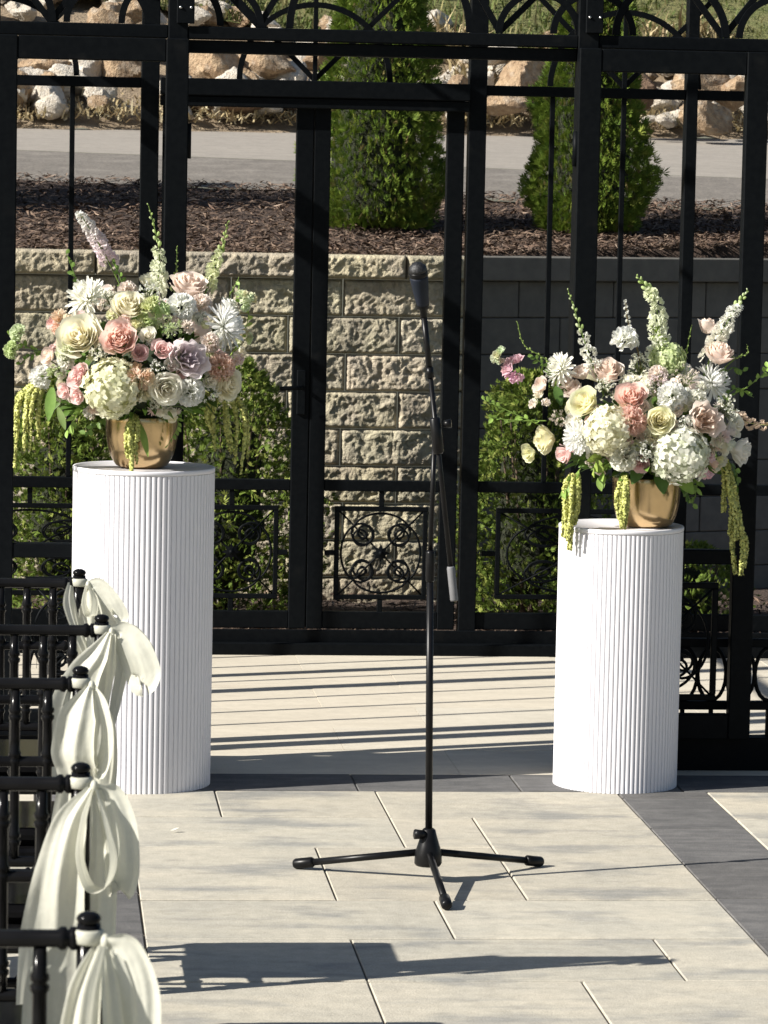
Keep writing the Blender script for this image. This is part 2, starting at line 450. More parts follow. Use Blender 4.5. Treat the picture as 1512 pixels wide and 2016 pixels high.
# ------------------------------------------------------------------ gazebo
gz = thing('iron_gazebo', 'black wrought iron gazebo with scrollwork panels and open front doors', 'gazebo', (.965, 11.4, 0))
YF, YB = 10.13, 12.62
def bar(name, x0, x1, y0, y1, z0, z1, b=.003, parent=gz):
    mb = MB(); mb.box(x0, x1, y0, y1, z0, z1, b); return mb.build(name, M_iron, parent)
def spiral(cx, cz, r0, r1, a0, a1, n=30):
    return [(cx + (r0 + (r1 - r0) * (i / n) ** .9) * math.cos(a0 + (a1 - a0) * i / n),
             cz + (r0 + (r1 - r0) * (i / n) ** .9) * math.sin(a0 + (a1 - a0) * i / n)) for i in range(n + 1)]
def scroll_box(cx, cz, hs, Y, parent, hw=None, t=.0085, side_stub=0, stub=0):
    """square of flat bar with crossed rods, four C-scrolls and a rosette; plane Y = const"""
    hw = hw or hs
    f = MB()
    f.box(cx - hw, cx + hw, Y - .008, Y + .008, cz + hs - 2 * t, cz + hs, .002)
    f.box(cx - hw, cx + hw, Y - .008, Y + .008, cz - hs, cz - hs + 2 * t, .002)
    f.box(cx - hw, cx - hw + 2 * t, Y - .0078, Y + .0078, cz - hs + 2 * t, cz + hs - 2 * t, .002)
    f.box(cx + hw - 2 * t, cx + hw, Y - .0078, Y + .0078, cz - hs + 2 * t, cz + hs - 2 * t, .002)
    for s_, sx in ((1, 0), (-1, 0)):
        if stub: f.box(cx - .009, cx + .009, Y - .007, Y + .007, min(cz + s_ * hs, cz + s_ * (hs + stub)), max(cz + s_ * hs, cz + s_ * (hs + stub)), .0015)
        if side_stub: f.box(min(cx + s_ * hw, cx + s_ * (hw + side_stub)), max(cx + s_ * hw, cx + s_ * (hw + side_stub)), Y - .007, Y + .007, cz - .009, cz + .009, .0015)
    f.build('square_frame', M_iron, parent)
    s = MB(); ih, iw = hs - 2 * t, hw - 2 * t
    s.tube([(cx - iw, Y - .003, cz - ih), (cx + iw, Y - .003, cz + ih)], .0035, 6)
    s.tube([(cx - iw, Y + .003, cz + ih), (cx + iw, Y + .003, cz - ih)], .0035, 6)
    for q in range(4):
        a_, b_ = .36 * hs, .42 * hs; r1 = .27 * hs
        L_ = spiral(-a_, b_, .05 * hs, r1, 4.1 * PI, PI, 34)
        top = [(-(a_ + r1) * math.cos(u), b_ + (ih * .95 - b_) * math.sin(u)) for u in [PI * k / 18 for k in range(1, 18)]]
        Rr = [(-x, z) for x, z in L_[::-1]]
        pts = L_ + top + Rr; ca, sa = math.cos(q * PI / 2), math.sin(q * PI / 2)
        s.tube([(cx + (x * ca - z * sa) * hw / hs, Y, cz + x * sa + z * ca) for x, z in pts], .0042, 6)
    for k in range(8):                                # rosette
        a = k * PI / 4; d = (math.cos(a), math.sin(a)); e = (-d[1], d[0])
        s.add([(cx, Y - .012, cz), (cx + .016 * d[0] + .008 * e[0], Y - .009, cz + .016 * d[1] + .008 * e[1]),
               (cx + .034 * d[0], Y - .004, cz + .034 * d[1]), (cx + .016 * d[0] - .008 * e[0], Y - .009, cz + .016 * d[1] - .008 * e[1])], [(0, 1, 2, 3)])
    s.ball((cx, Y - .012, cz), .009, n=8, m=6)
    s.build('scrollwork', M_iron, parent)
def arch(mb, cx, z0, r, Y, flat=.020, n=26):
    pts = []
    P = []
    for i in range(n + 1):
        a = PI * i / n
        row = []
        for (dr, dy) in ((-flat / 2, -.007), (flat / 2, -.007), (flat / 2, .007), (-flat / 2, .007), (-flat / 2, -.007)):
            row.append((cx + (r + dr) * math.cos(a), Y + dy, z0 + (r + dr) * math.sin(a)))
        P.append(row)
    mb.grid(P, smooth=False)
def diag(mb, xa, za, xb, zb, Y, t=.018):
    d = Vector((xb - xa, 0, zb - za)).normalized(); nn = Vector((-d.z, 0, d.x)) * t / 2
    a, b = Vector((xa, Y, za)), Vector((xb, Y, zb)); yv = Vector((0, .0064, 0))
    P = [a - nn - yv, a + nn - yv, a + nn + yv, a - nn + yv, b - nn - yv, b + nn - yv, b + nn + yv, b - nn + yv]
    mb.add([tuple(p) for p in P], [(0, 1, 2, 3), (7, 6, 5, 4), (0, 4, 5, 1), (1, 5, 6, 2), (2, 6, 7, 3), (3, 7, 4, 0)], smooth=False)

ZT = 2.60                                             # eaves
# posts
for x0, x1 in ((.352, .408), (1.524, 1.584)):         # front door posts
    bar('post', x0, x1, YF, YF + .06, 0, ZT)
for x0, x1 in ((-.52, -.45), (2.78, 2.85)): bar('post', x0, x1, YF, YF + .07, 0, ZT)
for x0, x1 in ((-.52, -.45), (-.412, -.37), (.346, .410), (1.512, 1.575), (2.294, 2.336), (2.78, 2.85)): bar('post', x0, x1, YB, YB + .06, 0, ZT)
# left and right sides: posts, thin bars, rails
for X in (-.485, 2.815):
    for y_, t in ((10.30, .075), (11.32, .065), (11.68, .055)): bar('post', X - .03, X + .03, y_ - t / 2, y_ + t / 2, 0, ZT)
    sb = MB()
    for y_ in (10.595, 10.85, 11.10, 11.53, 11.88, 12.13, 12.38): sb.box(X - .008, X + .008, y_ - .008, y_ + .008, .12, 2.40, .002)
    sb.build('side_bars', M_iron, gz)
    for z0, z1_, dx in ((0, .10, .028), (.58, .62, .018), (2.01, 2.05, .018), (2.40, 2.46, .022), (ZT - .07, ZT, .026)):
        s_ = MB()
        for ya, yb in ((YF + .07, 10.2625), (10.3375, 11.2875), (11.3525, 11.6525), (11.7075, YB)): s_.box(X - dx, X + dx, ya, yb, z0, z1_, .002)
        s_.build('side_rail', M_iron, gz)
# rear wall rails and panels
def rail(name, segs, Y, t, z0, z1_):
    for a, b in segs: bar(name, a, b, Y, Y + t, z0, z1_, .0025)
rearS = [(-.45, -.412), (-.37, .346), (1.575, 2.294), (2.336, 2.78)]
bar('threshold', -.45, 2.78, YB - .05, YB - .012, 0, .043)
bar('threshold', -.45, 2.78, YB - .010, YB + .0, 0.0, .088)
rail('rear_rail', rearS, YB + .012, .035, .09, .15)
rail('rear_rail', rearS, YB + .012, .035, .587, .626)
rail('rear_rail', rearS, YB + .012, .035, 2.008, 2.044)
bar('door_head', .412, 1.510, YB - .045, YB - .004, 1.985, 2.045)
bar('door_stop', .412, 1.510, YB - .032, YB - .004, 1.947, 1.984)
rail('rear_beam', [(-.45, -.412), (-.37, .346), (.41, 1.512), (1.575, 2.294), (2.336, 2.78)], YB + .004, .05, ZT - .08, ZT)
tb = MB(); Yb = YB + .03
for c in (-.15, .961, 2.073):
    arch(tb, c, 2.046, .268, Yb + (.002 if c != .961 else 0)); diag(tb, c, 2.05, c - .46, 2.51, Yb + .015); diag(tb, c, 2.05, c + .46, 2.51, Yb + .0151)
tb.box(.953, .969, Yb - .006, Yb + .006, 2.045, 2.52, .001)
for x in (.105, -.159, 1.815, 2.073):
    tb.box(x - .009, x + .009, Yb - .0075, Yb + .0075, .626, 2.008, .002)
for x in (-.159, 2.073): tb.box(x - .0085, x + .0085, Yb - .0056, Yb + .0056, 2.044, 2.52, .001)
tb.build('arched_tracery', M_iron, gz)
for c in (-.03, 1.935):
    scroll_box(c, .365, .165, YB + .03, gz, hw=.29, stub=.055, side_stub=.05)
# rear double gate
def gate(xa, xb, inner):
    gt = bpy.data.objects.new('gate', None); col.objects.link(gt); gt.parent = gz; gt.location = ((xa + xb) / 2 - gz.location.x, YB - gz.location.y, 0)
    f = MB(); Y0, Y1 = YB + .005, YB + .045
    f.box(xa, xa + .058, Y0, Y1, .089, 2.02, .003); f.box(xb - .062, xb, Y0, Y1, .089, 2.02, .003)
    for z0, z1_ in ((.090, .152), (.587, .626), (1.955, 2.019)): f.box(xa + .058, xb - .062, Y0 + .002, Y1 - .002, z0, z1_, .003)
    f.build('gate_frame', M_iron, gt)
    c = (xa + .058 + xb - .062) / 2
    scroll_box(c + .0, .364, .168, YB + .02, gt, stub=.054, side_stub=.035)
    if inner:
        h = MB(); x = xb - .03
        h.box(x - .016, x + .016, YB - .004, YB + .006, .86, 1.02, .003)
        h.tube([(x, YB - .002, .96), (x, YB - .045, .96), (x - .08, YB - .05, .955)], .008, 8)
        h.build('handle', M_steel if False else M_iron, gt)
gate(.424, .960, True); gate(.962, 1.498, False)
# front header, transom
bar('front_header', .408, 1.524, YF + .002, YF + .05, 2.088, 2.124)
bar('front_header', .408, 1.524, YF + .020, YF + .075, 2.050, 2.086)
for a, b in ((-.45, .352), (1.584, 2.78)):
    bar('front_rail', a, b, YF + .004, YF + .05, 2.088, 2.126)
    bar('front_sill', a, b, YF - .012, YF + .05, 0, .098)
bar('front_beam', -.45, 2.78, YF + .072, YF + .12, ZT - .08, ZT)
bar('front_beam_face', .408, 1.524, YF + .004, YF + .05, ZT - .08, ZT - .002)
tf = MB(); Yf = YF + .026
arch(tf, .955, 2.126, .258, Yf, .021); arch(tf, .50, 2.126, .115, Yf + .002, .019); arch(tf, 1.412, 2.126, .115, Yf + .002, .019)
diag(tf, .61, 2.13, .44, 2.30, Yf + .01); diag(tf, .61, 2.13, .78, 2.42, Yf + .01); diag(tf, 1.30, 2.13, 1.47, 2.30, Yf + .01); diag(tf, 1.30, 2.13, 1.13, 2.42, Yf + .01)
arch(tf, .50, 2.24, .05, Yf + .004, .009); arch(tf, 1.412, 2.24, .05, Yf + .004, .009)
for c, s_ in ((.0, 1), (1.93, 1)):
    arch(tf, c - .135, 2.128, .16, Yf, .021); arch(tf, c + .18, 2.128, .115, Yf + .002, .019); arch(tf, c + .36, 2.128, .14, Yf + .004, .019); arch(tf, c - .36, 2.128, .115, Yf + .004, .019)
    diag(tf, c + .02, 2.13, c + .20, 2.36, Yf + .01); diag(tf, c + .02, 2.13, c - .16, 2.36, Yf + .01)
tf.build('arched_tracery', M_iron, gz)
# open front doors folded back flat against the front
def front_door(xa, xb, hinge):
    gt = bpy.data.objects.new('front_door', None); col.objects.link(gt); gt.parent = gz; gt.location = ((xa + xb) / 2 - gz.location.x, YF - .05 - gz.location.y, 0)
    f = MB(); Y0, Y1 = YF - .062, YF - .02
    f.box(xa, xa + .064, Y0, Y1, .10, 2.086, .003); f.box(xb - .064, xb, Y0, Y1, .10, 2.086, .003)
    for z0, z1_ in ((.100, .173), (.612, .654), (2.020, 2.085)): f.box(xa + .064, xb - .064, Y0 + .002, Y1 - .002, z0, z1_, .003)
    f.build('door_frame', M_iron, gt)
    scroll_box((xa + xb) / 2, .385, .172, YF - .045, gt, stub=.05)
    for z in (.35, 1.80):
        h = MB(); h.tube([(hinge, YF - .03, z - .05), (hinge, YF - .03, z + .05)], .011, 10); h.build('hinge', M_iron, gt)
front_door(-.135, .409, .409); front_door(1.520, 2.068, 1.52)
# hinge plates with bolts over the doors
for x in (.385, 1.553):
    h = MB(); h.box(x - .010, x + .040, YF - .012, YF, 2.13, 2.34, .002)
    h.build('hinge_plate', M_iron, gz)
    b = MB()
    for dx in (0, .03): 
        for z in (2.175, 2.235): b.ball((x + dx, YF - .013, z), .0045, n=8, m=6)
    b.build('bolt', M_steel, gz)
# low front side panels with rings (behind the open doors)
for a, b in ((-.45, .352), (1.584, 2.78)):
    p = MB(); Yp = YF + .03
    p.box(a, b, Yp - .012, Yp + .012, .175, .20, .002); p.box(a, b, Yp - .012, Yp + .012, .36, .385, .002)
    x = a + .045
    while x < b - .04:
        p.tube([(x + .042 * math.cos(k * PI / 10), Yp, .28 + .078 * math.sin(k * PI / 10)) for k in range(20)], .006, 6, closed=True)
        p.box(x - .006, x + .006, Yp - .007, Yp + .007, .098, .175, .001); x += .085
    p.build('ring_panel', M_iron, gz)
# hipped roof frame overhead: open rafters
rf = MB(); apex = Vector((1.165, 11.4, 3.5))
for p in ((-.5, 10.16), (2.82, 10.16), (-.5, 12.65), (2.82, 12.65)):
    rf.tube([(p[0], p[1], ZT), tuple(apex + Vector((0, 0, -.02)))], .022, 6)
for t in (.35, .68):
    c = [(-.5 + 1.665 * t, 10.16 + 1.24 * t), (2.82 - 1.655 * t, 10.16 + 1.24 * t), (2.82 - 1.655 * t, 12.65 - 1.25 * t), (-.5 + 1.665 * t, 12.65 - 1.25 * t)]
    for k in range(4): rf.tube([(*c[k], ZT + .9 * t), (*c[(k + 1) % 4], ZT + .9 * t)], .012, 6)
rf.ball(tuple(apex), .06); rf.build('roof_frame', M_iron, gz)

# ------------------------------------------------------------------ pedestals
def pedestal(cx, cy, r, h, label):
    t = thing('fluted_pedestal', label, 'pedestal', (cx, cy, 0), 'white fluted pedestals')
    mb = MB(); n = 84; prof = []
    for k in range(n):
        for u, d in ((0, -.0075), (.10, -.0075), (.13, -.0012), (.22, -.0003), (.55, .0), (.88, -.0003), (.97, -.0012)):
            prof.append((r + d, 2 * PI * (k + u) / n))
    N = len(prof); vs = []
    for z in (0, h - .014): vs += [(cx + q * math.cos(a), cy + q * math.sin(a), z) for q, a in prof]
    mb.add(vs, [(k, (k + 1) % N, N + (k + 1) % N, N + k) for k in range(N)])
    mb.add([(cx, cy, .0)], [])
    mb.build('fluted_shaft', M_white, t)
    tp = MB(); tp.lathe([(r - .003, h - .0145), (r + .0005, h - .012), (r + .001, h - .002), (r - .001, h), (r - .007, h), (r - .009, h - .0035), (.001, h - .0035)], 96, cx, cy)
    tp.build('round_top', M_white, t); return t
pedestal(.293, 9.886, .1975, .893, 'taller white fluted cylinder pedestal, beside the row of sashed chairs')
pedestal(1.645, 9.893, .1765, .742, 'shorter white fluted cylinder pedestal, right of the microphone stand')

# ------------------------------------------------------------------ gold bowls
def bowl(cx, cy, z, rr, rb, h, label):
    t = thing('flower_bowl', label, 'bowl', (cx, cy, z), 'gold flower bowls')
    mb = MB(); o = []; i_ = []
    for k in range(13):
        u = k / 12; q = rb + (rr - rb) * (1 - (1 - u) ** 2.6) ** .9; zz = z + h * (u ** 1.18)
        o.append((q, zz)); i_.append((q - .004, zz))
    prof = [(rb - .012, z + .0005), (rb - .003, z + .002)] + o[1:] + [(rr - .001, z + h + .002), (rr - .004, z + h)] + i_[::-1][1:9]
    mb.lathe(prof, 56, cx, cy, True, True); mb.build('bowl_body', M_brass, t); return t
PL, PRt = (.285, 9.87, .8895), (1.712, 9.88, .7385)
bowl(*PL, .101, .062, .143, 'gold bowl of flowers on the taller pedestal')
bowl(*PRt, .097, .066, .140, 'gold bowl of flowers on the shorter pedestal')

# ------------------------------------------------------------------ flowers
def frame_to(d, roll=0):
    d = Vector(d).normalized(); q = d.to_track_quat('Z', 'Y').to_matrix().to_4x4()
    return q @ Matrix.Rotation(roll, 4, 'Z')
def lerp(a, b, t): return tuple(x + (y - x) * t for x, y in zip(a, b))
def rose(Rr, c, r, n=26, openness=.55, ruff=.0, inner=None):
    mb = MB(); inner = inner or lerp(c, (c[0], c[1] * .90, c[2] * .78), .5)
    for k in range(n):
        f = k / (n - 1); ph = k * 2.4 + r.uniform(-.45, .45)
        rad = Rr * (.10 + .86 * f ** .85) * r.uniform(.93, 1.06); aw = 1.30 - .45 * f
        zt = Rr * (.80 - (.75 * openness) * f ** 1.6 + r.uniform(-.10, .10)); zb = -Rr * .55
        P = []; Cc = []
        cu = r.uniform(.10, .24) * f; wob = r.uniform(0, 6); tint = r.uniform(.93, 1.03)
        for i in range(6):
            s = i / 5; row = []; cr = []
            for j in range(9):
                t = j / 4 - 1
                ed = 1 - abs(t) ** 3 * .9
                wd = aw * (.35 + .65 * min(1, s * 1.6)) * (1 - .25 * max(0, s - .7))
                ro = rad * (.30 + .70 * math.sin(min(1, s * 1.15) * PI / 2))
                if s > .7: ro += Rr * cu * ((s - .7) / .3) ** 1.5 * (1 - .5 * t * t)
                ro += ruff * Rr * math.sin(7 * t + wob) * s * s + .02 * Rr * math.sin(3 * t + wob) * s
                z = zb + (zt - zb) * s ** .9 - Rr * .20 * t * t * s - (Rr * cu * .35 * ((s - .7) / .3) ** 2 if s > .7 else 0)
                a = ph + t * wd
                row.append((ro * math.cos(a), ro * math.sin(a), z)); 
                q = min(1, .25 + .75 * f) * (.55 + .45 * s)
                cr.append(tuple(min(.93, v * tint) for v in lerp(inner, c, q)))
            P.append(row); Cc.append(cr)
        mb.grid(P, Cc)
    return mb
def carnation(Rr, c, r, n=46, cap=1.9, edge=None, wf=.46):
    mb = MB(); edge = edge or c
    for k in range(n):
        th = cap * math.sqrt((k + .5) / n); ph = k * 2.39996 + r.uniform(-.2, .2)
        d = Vector((math.sin(th) * math.cos(ph), math.sin(th) * math.sin(ph), math.cos(th)))
        sd_ = d.cross(vrand(r)).normalized(); nn = d.cross(sd_)
        L_ = Rr * r.uniform(.86, 1.06); ww = Rr * r.uniform(.8, 1.2) * wf; wob = r.uniform(0, 6); ti = r.uniform(.90, 1.03)
        P = []; Cc = []
        for i in range(4):
            s = .35 + .65 * i / 3; row = []; cr = []
            for j in range(8):
                t = j / 3.5 - 1
                p = d * (L_ * s * (1 - .10 * t * t)) + sd_ * (t * ww * (.25 + .75 * (i / 3))) + nn * (Rr * .11 * math.sin(8.5 * t + wob) * (i / 3) ** 1.3)
                if i == 3 and j % 2: p -= d * Rr * .05
                row.append(tuple(p)); cr.append(tuple(min(.93, v * ti) for v in lerp(lerp(c, (c[0] * .82, c[1] * .84, c[2] * .7), .6), edge, i / 3)))
            P.append(row); Cc.append(cr)
        mb.grid(P, Cc)
    return mb
def mum(Rr, c, r, n=100, ctr=(.62, .62, .18), flat=.35):
    mb = MB()
    for k in range(n):
        f = (k + .5) / n; th = .25 + (1.55 - flat * .2) * f ** .7; ph = k * 2.39996 + r.uniform(-.1, .1)
        L_ = Rr * (.50 + .52 * f ** .6) * r.uniform(.92, 1.06); w_ = Rr * .068 * r.uniform(.85, 1.2); ti = r.uniform(.93, 1.02)
        e = Vector((math.cos(ph), math.sin(ph), 0)); sd_ = Vector((-math.sin(ph), math.cos(ph), 0)); P = []; Cc = []
        for i in range(6):
            s = i / 5; a = th + .28 * s - .42 * s * s * (1 - f) * 2
            p = e * math.sin(a) * L_ * s + Vector((0, 0, math.cos(a) * L_ * s + Rr * .02))
            ww = w_ * (.45 + .8 * s) * (1 if s < .95 else .45)
            up_ = (e * -math.cos(a) + Vector((0, 0, math.sin(a)))) * ww * .4
            row = [tuple(p - sd_ * ww + up_), tuple(p), tuple(p + sd_ * ww + up_)]
            P.append(row); Cc.append([tuple(min(.93, v * ti) for v in lerp(lerp(c, (.6, .66, .35), .35), c, min(1, s * 2)))] * 3)
        mb.grid(P, Cc)
    mb.cc = ctr
    for k in range(14):
        a = k * 2.4; q = Rr * .11 * math.sqrt(k / 14); mb.ball((q * math.cos(a), q * math.sin(a), Rr * .14), Rr * .035, n=5, m=4)
    return mb
def hydrangea(Rr, c, c2, r, n=240, fs=.205, cap=2.25):
    mb = MB(); mb.cc = tuple(v * .8 for v in c2); mb.ball((0, 0, 0), Rr * .80, n=16, m=10)
    for k in range(n):
        th = cap * math.sqrt((k + .5) / n); ph = k * 2.39996
        d = (Vector((math.sin(th) * math.cos(ph), math.sin(th) * math.sin(ph), math.cos(th))) + vrand(r) * .18).normalized()
        Fm = frame_to(d, r.uniform(0, 6)); cen = d * Rr * r.uniform(.80, 1.06) * (1 + .12 * mnoise.noise(d * 2.5 + Vector((ph, 0, 0)) * 0)); q = Rr * fs * r.uniform(.8, 1.2)
        cc = lerp(c, c2, r.random() ** 1.5); ti = r.uniform(.92, 1.03)
        for m_ in range(4):
            a = m_ * PI / 2; vs = []
            for (u, v_, z_) in ((0, 0, 0), (.45, -.46, .30), (.95, -.24, .34 + r.uniform(-.25, .3)), (1.0, .24, .34 + r.uniform(-.25, .3)), (.45, .46, .30)):
                x = u * math.cos(a) - v_ * math.sin(a); y_ = u * math.sin(a) + v_ * math.cos(a)
                p = (Fm @ Vector((x * q, y_ * q, z_ * q))) + cen; vs.append(tuple(p))
            mb.add(vs, [(0, 1, 2, 3, 4)], [tuple(v * .86 * ti for v in cc)] + [tuple(min(.93, v * ti) for v in cc)] * 4)
    return mb
def leafp(mb, p, d, n_, L_, W_, c, droop=.3, fold=.25, k=6):
    d = Vector(d).normalized(); s_ = d.cross(Vector(n_)).normalized(); nn = s_.cross(d); P = []; Cc = []
    for i in range(k + 1):
        u = i / k; w_ = W_ * math.sin(PI * min(1, u * .92 + .06)) ** .8
        q = Vector(p) + d * L_ * u - nn * 0 + Vector((0, 0, -droop * L_ * u * u))
        P.append([tuple(q - s_ * w_ + nn * w_ * fold), tuple(q), tuple(q + s_ * w_ + nn * w_ * fold)])
        Cc.append([c, tuple(v * 1.12 for v in c), c])
    mb.grid(P, Cc)
def path_pts(ctrl, n):
    c = [Vector(p) for p in ctrl]; c = [c[0] * 2 - c[1]] + c + [c[-1] * 2 - c[-2]]; out = []; m_ = len(c) - 3
    for k in range(n + 1):
        t = min(k / n * m_, m_ - 1e-6); i = int(t); u = t - i; a, b, d, e = c[i:i + 4]
        out.append(.5 * ((2 * b) + (d - a) * u + (2 * a - 5 * b + 4 * d - e) * u * u + (3 * b - a - 3 * d + e) * u ** 3))
    return out
GRN = (.16, .25, .05)
def spike(ctrl, c_low, c_top, r, n=22, big=.016, bloom_from=.15, bloom_to=.75, bud=(.40, .50, .16), stemc=(.22, .32, .08)):
    """flower spike: open florets low, buds toward the tip"""
    P = path_pts(ctrl, 40); mb = MB()
    mb.tube(P, [.0026 - .0016 * i / 40 for i in range(41)], 6, cs=[stemc] * 41)
    for k in range(n):
        u = bloom_from + (1 - bloom_from) * (k / (n - 1)) ; p = P[int(u * 40)]; q = P[min(40, int(u * 40) + 1)]
        ax = (q - p).normalized() if (q - p).length > 1e-6 else Vector((0, 0, 1)); ph = k * 2.4 + r.uniform(-.4, .4)
        o = ax.orthogonal().normalized(); b = ax.cross(o); side = o * math.cos(ph) + b * math.sin(ph)
        if u < bloom_to:
            sz = big * 1.22 * (1.05 - .55 * (u / bloom_to)) * r.uniform(.85, 1.15); c = lerp(c_low, c_top, u / bloom_to)
            fl_ = carnation(sz, c, r, n=8, cap=1.5, wf=.62)
            M_ = Matrix.Translation(p + side * sz * .65 + ax * sz * .1) @ frame_to(side + ax * .35 + Vector((0, -.3, 0)), r.uniform(0, 6))
            mb.join(fl_, M_)
        else:
            sz = big * .42 * (1.15 - .75 * (u - bloom_to) / max(.01, 1 - bloom_to)); mb.cc = lerp(bud, lerp(bud, c_top, .4), r.random())
            mb.ball(tuple(p + side * sz * .9), sz * .62, sz * .62, sz, n=7, m=5, rot=frame_to(side * .5 + ax).to_3x3())
    mb.cc = (1, 1, 1); return mb
def sprig(ctrl, r, n=12, L_=.02, c=GRN, w_=.3):
    P = path_pts(ctrl, 30); mb = MB(); mb.tube(P, [.0019 - .001 * i / 30 for i in range(31)], 5, cs=[c] * 31)
    for k in range(n):
        u = .15 + .85 * k / (n - 1); p = P[int(u * 30)]; q = P[min(30, int(u * 30) + 1)] if u < 1 else P[30] * 2 - P[29]
        ax = (q - p).normalized(); s_ = ax.cross(vrand(r)).normalized(); t = r.uniform(.75, 1.3)
        leafp(mb, p, s_ + ax * .7, ax.cross(s_) + vrand(r) * .3, L_ * r.uniform(.7, 1.1), L_ * w_, tuple(v * t for v in c), .1, .3, 4)
    return mb
def amar(ctrls, r, rad=.0060, c=(.76, .76, .27)):
    mb = MB()
    ext = [[tuple(Vector(p) + Vector((dx, dy, 0)) * (i / (len(c_) - 1)) + Vector((0, 0, .0))) for i, p in enumerate(c_[:m_])] for c_ in ctrls for dx, dy, m_ in ((r.uniform(-.012, .012), r.uniform(-.02, .02), len(c_) - (r.random() < .6)),) if m_ >= 2]
    for ctrl in list(ctrls) + ext:
        n = max(20, int(sum((Vector(b) - Vector(a)).length for a, b in zip(ctrl, ctrl[1:])) / .0026)); P = path_pts(ctrl, n)
        rs = []; cs = []
        for i in range(n + 1):
            u = i / n; q = rad * (1.0 - .62 * u ** 2.2) * (.45 + .55 * min(1, u * 5)) * r.uniform(.90, 1.10); rs.append(q)
            t = r.uniform(.72, 1.2); cs.append((c[0] * t, c[1] * t, c[2] * t))
        base = len(mb.v); mb.tube(P, rs, 9, cs=cs)
        for k in range(base, len(mb.v)):
            v = Vector(mb.v[k]); mb.v[k] = tuple(v + vrand(r) * rad * .62); t = r.uniform(.78, 1.18)
            mb.c[k] = tuple(x * t for x in mb.c[k])
        for i in range(2, n - 1):
            tg = (P[i + 1] - P[i - 1]).normalized()
            for _ in range(5):                          # fuzz
                d = tg.cross(vrand(r)); d = (d.normalized() + tg * r.uniform(-.5, .3)).normalized() if d.length > 1e-4 else tg
                b0 = P[i] + d * rs[i] * .6; e_ = tg.cross(d) * .0011; t = r.uniform(.8, 1.25)
                mb.add([tuple(b0 - e_), tuple(b0 + e_), tuple(b0 + d * rs[i] * r.uniform(.7, 1.5) + tg * .001)], [(0, 1, 2)], [(c[0] * t, c[1] * t, c[2] * t)] * 3)
    return mb
def cluster(Rr, c, r, n=30, sz=.0045, stemc=(.25, .3, .12)):
    mb = MB()
    for k in range(n):
        d = (vrand(r) + Vector((0, 0, .5))).normalized() * Rr * r.uniform(.55, 1.0)
        mb.tube([(0, 0, -Rr * .5), tuple(d * .6), tuple(d)], .0007, 4, cs=[stemc] * 3)
        f = carnation(sz * r.uniform(.8, 1.25), c, r, n=5, cap=1.4, wf=.8); mb.join(f, Matrix.Translation(d) @ frame_to(d + vrand(r) * .3))
    return mb

CREAM = (.93, .91, .76); IVORY = (.94, .93, .85); WHITE = (.95, .95, .92); YEL = (.94, .92, .70); SALM = (.94, .73, .67); PINK = (.93, .73, .73)
BLUSH = (.93, .83, .77); MAUVE = (.89, .82, .82); PEACH = (.92, .74, .60); CORAL = (.91, .69, .58); GCREAM = (.84, .85, .58); GREENW = (.66, .76, .42)
S_ = 1 / 705.                                          # drawing unit of the arrangement sketches, metres

